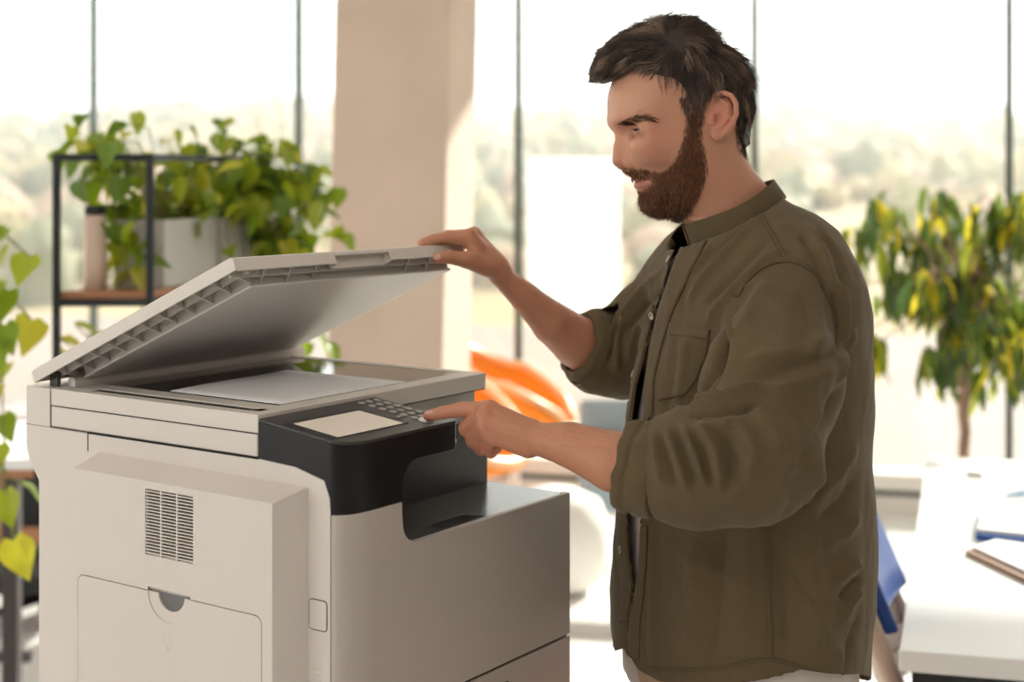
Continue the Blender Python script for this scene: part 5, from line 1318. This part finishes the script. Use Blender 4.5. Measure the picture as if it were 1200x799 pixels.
patch(bA, [[(498.6, 483.2), (502, 481.6), (507, 481.0)], [(498.4, 485.2), (502, 484.6), (507, 484.2)]], 7, 4, .0004, 'nail', nail_m, MAN)
# ---- clothes
def cloth_mat(name, col, scale=900, amt=.05, rough=.88):
    m = mat(name, col, rough, spec=.25, noise_amt=amt, noise_scale=220, bump=.0005, bump_scale=scale, sheen=.08); return m
olive = cloth_mat('shirt_twill', lin(99, 84, 60)); olive_d = cloth_mat('shirt_seam', lin(91, 77, 54))
tee_m = cloth_mat('tee_jersey', lin(206, 194, 188), amt=.03)
khaki = cloth_mat('trouser_twill', lin(186, 152, 124), amt=.05)
COLC = P(858, 248, 1.952); ce1 = np.array([106, 0, -54.]) / np.hypot(106, 54); ce1 = np.array([106., 0, 54.]) / np.hypot(106, 54)
cn = np.array([-ce1[2], 0, ce1[0]]); ce2 = np.array([.10, -.995, 0])
def shirt_f(p):
    F = trunk_f(p)
    F = smin(F, arm_f(p, N_SLV), np.clip(.034 - (p[:, 2] < 1.43) * .026, .008, .034) if False else .010 + .022 * np.clip((p[:, 2] - 1.38) / .08, 0, 1))
    F = smin(F, arm_f(p, F_SLV), .022)
    # trapezius slope to both shoulders
    F = smin(F, seg(p, P(878, 262, 1.93), P(922, 366, 1.806), .050, .062), .035)
    F = smin(F, seg(p, P(860, 270, 1.98), P(808, 334, 2.10), .046, .060), .035)
    return F
SV, SQ = snets(shirt_f, (.04, 1.54, .86), (.58, 2.28, 1.585), .0037, slack=1.8)
SV = polish(shirt_f, SV, .0037)
ST = trunk_f(SV.astype(np.float32)); SA = arm_f(SV.astype(np.float32), N_SLV); SF = arm_f(SV.astype(np.float32), F_SLV)
SN = vnormals(SV, SQ); bS = bvh_of(SV, SQ)
R_ = .001
strokes = [
    # chest: folds falling from the collar and the shoulder seam
    ([(889, 254), (851, 296), (806, 352)], .0075, .0050), ([(872, 262), (838, 296), (799, 332)], .007, -.0032), ([(914, 292), (878, 322), (846, 356), (828, 382)], .008, .0055),
    ([(900, 282), (862, 318), (824, 362)], .007, -.0042), ([(845, 276), (818, 306), (795, 345)], .006, .0028), ([(868, 342), (850, 378), (842, 410), (838, 440)], .010, -.0085),
    ([(884, 330), (862, 352), (850, 384)], .007, .0040), ([(812, 388), (806, 430), (794, 488)], .009, .0050), ([(828, 396), (820, 440), (808, 480)], .009, -.0045), ([(795, 392), (790, 430), (780, 480)], .008, -.003),
    # front of the arm hole, crook of the elbow
    ([(845, 389), (853, 393), (862, 388)], .006, .0055), ([(848, 400), (842, 430), (828, 462)], .008, -.0060),
    ([(806, 476), (828, 470), (858, 466), (898, 452)], .0075, .0085), ([(810, 486), (832, 484), (862, 482), (890, 474)], .006, -.0075), ([(812, 498), (826, 506), (838, 524), (844, 556), (843, 575)], .0075, .0070),
    ([(822, 494), (840, 500), (862, 498)], .006, .0055), ([(812, 512), (824, 534), (832, 566)], .0065, -.0055), ([(800, 497), (816, 534), (829, 572)], .0065, .0055), ([(790, 500), (804, 540), (814, 574)], .006, -.0048),
    ([(780, 502), (793, 536), (806, 568)], .006, .0050), ([(771, 504), (784, 540), (793, 574)], .0055, -.0040), ([(764, 505), (770, 540), (777, 572)], .005, .0035),
    ([(850, 486), (874, 505), (884, 535), (876, 565)], .010, .0042), ([(846, 508), (858, 536), (856, 570)], .009, -.0042), ([(880, 480), (905, 500), (918, 530)], .012, .0038), ([(800, 590), (840, 590), (876, 572)], .010, .0030),
    ([(852, 374), (843, 410), (826, 450), (811, 472)], .0065, -.0085),
    # upper sleeve
    ([(985, 432), (944, 446), (892, 462)], .013, .0055), ([(992, 408), (950, 424), (880, 446)], .012, -.0045), ([(975, 400), (930, 412), (870, 424)], .014, .0035), ([(958, 350), (962, 392), (948, 430)], .012, .0035),
    ([(942, 345), (948, 385), (936, 420)], .010, -.003), ([(900, 330), (880, 362), (864, 396)], .012, .004), ([(915, 560), (945, 520), (972, 472)], .012, .0050), ([(990, 452), (965, 492), (930, 548)], .012, -.0060),
    # back of the shoulder
    ([(945, 262), (966, 300), (978, 345)], .008, .0045), ([(936, 268), (956, 304), (970, 352)], .007, -.0042), ([(956, 262), (980, 300), (992, 340)], .007, -.0035), ([(982, 330), (990, 360), (988, 400)], .007, .005), ([(976, 340), (983, 372), (984, 410)], .006, -.0055),
    ([(1000, 385), (988, 415), (984, 450)], .008, .005),
    # lower body: soft falls and creases at the back
    ([(765, 612), (764, 680), (760, 780)], .006, .0035), ([(771, 612), (771, 690), (770, 780)], .008, -.0030), ([(822, 612), (812, 680), (800, 780)], .018, .0055), ([(850, 612), (846, 690), (838, 780)], .017, -.0050),
    ([(880, 600), (874, 690), (868, 770)], .016, .0045), ([(930, 570), (920, 660), (928, 770)], .018, -.0045), ([(960, 520), (952, 640), (960, 780)], .020, .0055), ([(1008, 660), (992, 668), (978, 680)], .008, .0060), ([(1010, 676), (996, 688), (982, 704)], .007, -.0055),
    ([(1010, 690), (996, 706), (988, 726)], .007, .0045), ([(1008, 600), (990, 626), (960, 640)], .012, .0045), ([(1004, 560), (985, 590), (950, 612)], .012, -.0045), ([(1004, 520), (980, 560), (940, 590)], .012, .0040),
    ([(790, 640), (830, 665), (880, 690)], .016, .0030), ([(940, 690), (965, 740), (992, 780)], .010, .0040), ([(925, 650), (950, 705), (975, 770)], .011, -.0035), ([(1006, 720), (996, 750), (990, 790)], .007, -.0035),
    # far shoulder and sleeve
    ([(775, 318), (745, 348), (722, 378)], .008, .0050), ([(778, 335), (752, 362), (730, 395)], .008, -.0050), ([(770, 360), (748, 388), (735, 425)], .008, .0055), ([(762, 385), (750, 408), (744, 432)], .008, -.0045),
    ([(722, 372), (716, 400), (712, 432)], .007, -.0070), ([(732, 370), (724, 400), (722, 436)], .006, .0050), ([(700, 372), (694, 404), (688, 440)], .006, .0030),
]
SV = sculpt(SV, SN, bS, [(a, b * .80, c * 1.8) for a, b, c in strokes])
# fine irregular rumpling of the cotton
def rumple(V, N, amp, sc):
    o = np.array([noise.noise((v[0] * sc, v[1] * sc, v[2] * sc * .55)) for v in V]); return V + N * (amp * o)[:, None]
SV = rumple(SV, SN, .0030, 24.); SV = rumple(SV, SN, .0012, 62.)
# cut: neck, cuffs, hem, open front
px, py = to_px(SV)
g = np.full(len(SV), 1.0)                                  # >0 keep
dn = (SV - COLC) @ cn
rad = np.sqrt(((SV - COLC) @ ce1) ** 2 + ((SV - COLC) @ ce2) ** 2)
gneck = np.where(rad < .105, -(dn + .010), 1.0)
ax = P(742, 548, 1.682) - P(812, 549, 1.662); ax /= np.linalg.norm(ax); gc1 = -((SV - P(768, 550, 1.674)) @ ax); gc1 = np.where((SA < .03) & (np.linalg.norm(SV - P(742, 548, 1.682), axis=1) < .12), gc1, 1.0)
ax2 = P(676, 402, 2.150) - P(720, 420, 2.175); ax2 /= np.linalg.norm(ax2); gc2 = -((SV - P(688, 407, 2.155)) @ ax2); gc2 = np.where((SF < .03) & (np.linalg.norm(SV - P(682, 404, 2.152), axis=1) < .085), gc2, 1.0)
ang = np.arctan2((SV[:, 0] - .285) * tl[0] + (SV[:, 1] - YH) * tl[1], (SV[:, 0] - .285) * tf[0] + (SV[:, 1] - YH) * tf[1])
hemz = np.interp(np.abs(ang), [0, .25, .6, 1.1, 1.55, 2.0, 2.6, 3.15], [.945, .930, .931, .948, .972, .950, .905, .880])
ghem = SV[:, 2] - hemz
NEAR = [(803, 276), (791, 306), (780, 338), (771, 365), (762, 406), (755, 455), (753, 495), (752, 560), (751, 614), (749, 665), (744, 695), (738, 725), (735, 762), (752, 792), (752, 830)]
FARE = [(797, 276), (786, 300), (777, 335), (768, 361), (755, 412), (744, 455), (738, 500), (736, 560), (735, 606), (737, 651), (742, 685), (738, 712), (735, 730), (735, 762), (735, 830)]
nx = np.interp(py, [q[1] for q in NEAR], [q[0] for q in NEAR]); fx = np.interp(py, [q[1] for q in FARE], [q[0] for q in FARE])
front = (SN[:, 1] < .30) & (SN[:, 0] < 0.2) & (ST < .02) & (SA > .012) & (SF > .004) & (py > 270)
sc_ = SV[:, 1] / FPX
gopen = np.where(front, np.maximum(px - nx, fx - px) * sc_, 1.0)
inside = ((SA < -.012) & (ST < .1))
for gg in (gneck, gc1, gc2, ghem, gopen): g = np.minimum(g, gg)
# faces that cross a cut stay, their outer vertices slide back onto its line so that the edges run clean
keepf = (g[SQ] > 0).any(1) & (g[SQ] > -.012).all(1)
sgn = np.where((px - nx) > (fx - px), 1.0, -1.0)
t_h = np.cross(SN, np.array([0, 0, 1.])); t_h /= np.linalg.norm(t_h, axis=1, keepdims=True) + 1e-9; t_h *= np.sign(t_h[:, :1] + 1e-9)
scale_x = np.clip(t_h[:, 0], .3, 1)
for gv, dirs in ((ghem, np.repeat(np.array([[0, 0, 1.]]), len(SV), 0)), (gneck, np.repeat(-cn[None], len(SV), 0)), (gc1, np.repeat(-ax[None], len(SV), 0)), (gc2, np.repeat(-ax2[None], len(SV), 0)), (gopen, -t_h * (sgn / scale_x)[:, None])):
    m = (gv < 0) & (gv > -.012)
    if gv is gopen: dirs = -dirs
    SV[m] -= gv[m][:, None] * dirs[m]
C_V, C_Q, used = prune(SV, SQ, keepf)
shirt = man_obj('shirt', C_V, C_Q, olive, smooth=True, solid=.0016)
bC = bvh_of(C_V, C_Q)
# collar band
def collar():
    V = []; F = []; n = 56; m_ = 5; gap = .13
    for i in range(n):
        a = math.pi + gap * .35 + (2 * math.pi - gap * 1.3) * i / (n - 1)
        for j in range(m_):
            t = j / (m_ - 1); r1 = .0685 - .0040 * t; r2 = .0735 - .0055 * t
            q = COLC + ce1 * (r1 * math.cos(a)) + ce2 * (r2 * math.sin(a)) + cn * (-.0135 + .0275 * t + .0015 * math.sin(a * 3))
            V.append(q)
    F = [(i * m_ + j, (i + 1) * m_ + j, (i + 1) * m_ + j + 1, i * m_ + j + 1) for i in range(n - 1) for j in range(m_ - 1)]
    return V, F
v_, f_ = collar(); co = man_obj('collar', v_, f_, olive, shirt, smooth=True); s_ = co.modifiers.new('solid', 'SOLIDIFY'); s_.thickness = .0030; s_.offset = 0
bvv = co.modifiers.new('bevel', 'BEVEL'); bvv.width = .0008; bvv.segments = 2
bCo = bvh_of(np.array(v_), np.array(f_))
# placket, pocket, seams (sewn strips)
def shift(l, dx): return [(x + dx, y) for x, y in l]
PLK_R = [(829, 283), (812, 312), (801, 340), (788, 368), (776, 406), (767, 445), (765, 495)]
patch(bC, [[(803, 281), (792, 306), (781, 338), (772, 365), (763, 406), (756, 455), (754.5, 495)], PLK_R], 44, 7, .0014, 'placket', olive, shirt, solid=.0022)
patch(bC, [[(752, 616), (750, 665), (745, 697), (739, 725), (736.5, 762)], [(760, 616), (758, 665), (755, 697), (751, 725), (749, 776)]], 30, 5, .0014, 'placket', olive, shirt, solid=.0022)
patch(bC, [[(786.5, 300), (777, 335), (768, 361), (755, 412), (744, 455), (739, 490)], [(779, 302), (769, 337), (760, 363), (747.5, 412), (737.5, 455), (733, 490)]], 40, 5, .0012, 'placket', olive, shirt, solid=.0022)
patch(bC, [[(735, 612), (736.5, 651), (741, 684), (737.5, 712), (735, 727)], [(726, 612), (727, 651), (729, 684), (727, 712), (726, 727)]], 24, 5, .0012, 'placket', olive, shirt, solid=.0022)
patch(bC, [[(786, 379), (783, 410), (778, 440), (772, 470)], [(833, 386), (830, 410), (821, 438), (803, 462)]], 26, 22, .0012, 'pocket', olive, shirt, solid=.0022)
patch(bC, [[(786, 379), (785.5, 384), (784.5, 392)], [(833, 386), (832.5, 391), (831, 398)]], 6, 22, .0026, 'pocket_hem', olive, shirt, solid=.0016)
def seam(pts, wpx, name='seam', lift=.0009, n=40):
    p_ = np.array(dense(pts, n)); t_ = np.gradient(p_, axis=0); t_ /= np.linalg.norm(t_, axis=1, keepdims=True); nn = np.stack([-t_[:, 1], t_[:, 0]], 1)
    return patch(bC, [list(map(tuple, p_ - nn * wpx / 2)), list(map(tuple, p_ + nn * wpx / 2))], n, 4, lift, name, olive_d, shirt, solid=.0013)
seam([(892, 252), (904, 274), (913, 290), (921, 304)], 5)
seam([(863, 348), (872, 331), (888, 315), (905, 307), (923, 304), (941, 309), (957, 320), (968, 337), (976, 360), (981, 384)], 6)
seam([(899, 600), (900, 640), (901, 700), (903, 772)], 6)
seam([(762, 782), (780, 785), (806, 785), (840, 783), (862, 779), (884, 773), (905, 772), (930, 779), (960, 789)], 4)
# rolled cuffs
def cuff(c0, c1, r0, r1, sq, rotv, name):
    """two turns of folded sleeve round the forearm"""
    c0 = np.array(c0); c1 = np.array(c1); ax_ = c1 - c0; L_ = np.linalg.norm(ax_); ax_ /= L_
    a = np.cross(ax_, [0, 1, 0]); a /= np.linalg.norm(a); b = np.cross(ax_, a)
    n, m_ = 72, 16; V = []
    for j in range(m_):
        t = j / (m_ - 1)
        for i in range(n):
            th = 2 * math.pi * i / n
            bulge = .0035 * math.sin(math.pi * t) ** .5 - .0042 * math.exp(-((t - .56 - .07 * math.sin(th + rotv)) / .05) ** 2) - (.010 if t > .98 else 0) - (.011 if t < .02 else 0)
            fold = .0022 * noise.noise((math.cos(th) * 3.1 + rotv, math.sin(th) * 3.1, t * 1.6)) + .0024 * math.sin(th * 7 + t * 2.2 + rotv) * (.3 + .7 * t) * math.sin(th * 1.5 + rotv)
            r = (r0 + (r1 - r0) * t) + bulge + fold
            sk = .006 * math.sin(th + rotv) + .004 * noise.noise((math.cos(th) * 2, math.sin(th) * 2, rotv + 5))
            V.append(c0 + ax_ * (L_ * t + sk) + a * (r * math.cos(th) * sq[0]) + b * (r * math.sin(th) * sq[1]))
    F = [(j * n + i, j * n + (i + 1) % n, (j + 1) * n + (i + 1) % n, (j + 1) * n + i) for j in range(m_ - 1) for i in range(n)]
    o = man_obj(name, V, F, olive, shirt, smooth=True); s_ = o.modifiers.new('solid', 'SOLIDIFY'); s_.thickness = .0032; s_.offset = -1
    o.modifiers.new('sub', 'SUBSURF').render_levels = 1
    return o
cuff(P(778, 551, 1.670), P(728, 545, 1.684), .0535, .0475, (1.0, 1.0), .6, 'cuff')
cuff(P(716, 412, 2.170), P(677, 403, 2.152), .0565, .0505, (1.0, 1.0), 2.2, 'cuff')
# buttons on the far front edge
btn_m = mat('shirt_button', lin(196, 178, 156), .35)
def button(x_, y_, surf=bC):
    h, n = shoot(surf, x_, y_)
    if h is None: return
    m = MB().lathe([(.0048, 0), (.0052, .0009), (.0050, .0018), (.0036, .0017), (.0030, .0012), (.0004, .0012)], n=20)
    o = m.build('button', btn_m, shirt, smooth=True); o.location = Vector(h - np.array([.285, 1.95, 0]) + n * .0008); o.rotation_euler = Vector(n).to_track_quat('Z', 'Y').to_euler()
for q in ((784, 304), (764.5, 370), (743, 438), (728, 644)): button(*q)
# t-shirt and trousers
def tee_f(p):
    F = trunk_f(p, .014); F = smax(F, ((p - COLC.astype(np.float32)) @ cn.astype(np.float32)) + .030, .006)
    return smax(F, -(p[:, 2] - .868 - .025 * np.sin(p[:, 0] * 9)), .002)
TV, TQ = snets(tee_f, (.06, 1.70, .84), (.56, 2.22, 1.56), .0065, slack=1.8); TV = polish(tee_f, TV, .0065); TV = rumple(TV, vnormals(TV, TQ), .0015, 18.)
man_obj('t_shirt', TV, TQ, tee_m, smooth=True)
def trs_f(p):
    F = ellip(p, (.295, 1.95, .93), (.140, .182, .13))
    for s_ in (-1, 1):
        F = smin(F, seg(p, (.295, 1.95 + s_ * .088, .90), (.285 + .02 * s_, 1.95 + s_ * .10, .48), .100, .078), .025)
        F = smin(F, seg(p, (.285 + .02 * s_, 1.95 + s_ * .10, .48), (.32 + .02 * s_, 1.95 + s_ * .11, .07), .078, .066), .02)
    F = smax(F, p[:, 2] - .99, .004)
    return smax(F, -(p[:, 2] - .05), .003)
RV, RQ = snets(trs_f, (.08, 1.70, .02), (.52, 2.22, 1.02), .008, slack=1.6); RN = vnormals(RV, RQ)
RV = rumple(RV, RN, .006, 14.); man_obj('trousers', RV, RQ, khaki, smooth=True)
shoe_m = mat('shoe_leather', lin(70, 52, 42), .5); sole_m = mat('shoe_sole', lin(220, 214, 206), .6)
for s_ in (-1, 1):
    def sh_f(p, s_=s_):
        F = seg(p, (.335 + .03 * s_, 1.95 + s_ * .112, .058), (.15 + .03 * s_, 1.93 + s_ * .122, .046), .048, .043)
        F = smin(F, seg(p, (.335 + .03 * s_, 1.95 + s_ * .112, .06), (.325 + .03 * s_, 1.95 + s_ * .112, .11), .046, .047), .03)
        return smax(F, -(p[:, 2] - .018), .003)
    v_, q_ = snets(sh_f, (.02, 1.95 + s_ * .12 - .09, 0), (.46, 1.95 + s_ * .12 + .09, .19), .006)
    sh = man_obj('shoe', v_, q_, shoe_m, smooth=True)
    pts = [(.335 + .03 * s_ + .05 * math.cos(a), 1.95 + s_ * .112 + .05 * math.sin(a), 0) for a in np.linspace(-math.pi / 2, math.pi / 2, 10)] + [(.15 + .03 * s_ + .045 * math.cos(a), 1.93 + s_ * .122 + .045 * math.sin(a), 0) for a in np.linspace(math.pi / 2, 1.5 * math.pi, 10)]
    MB().extrude([(p[0] - .285, p[1] - 1.95, .0) for p in pts], (0, 0, .02)).build('sole', sole_m, sh, bevel=.003)
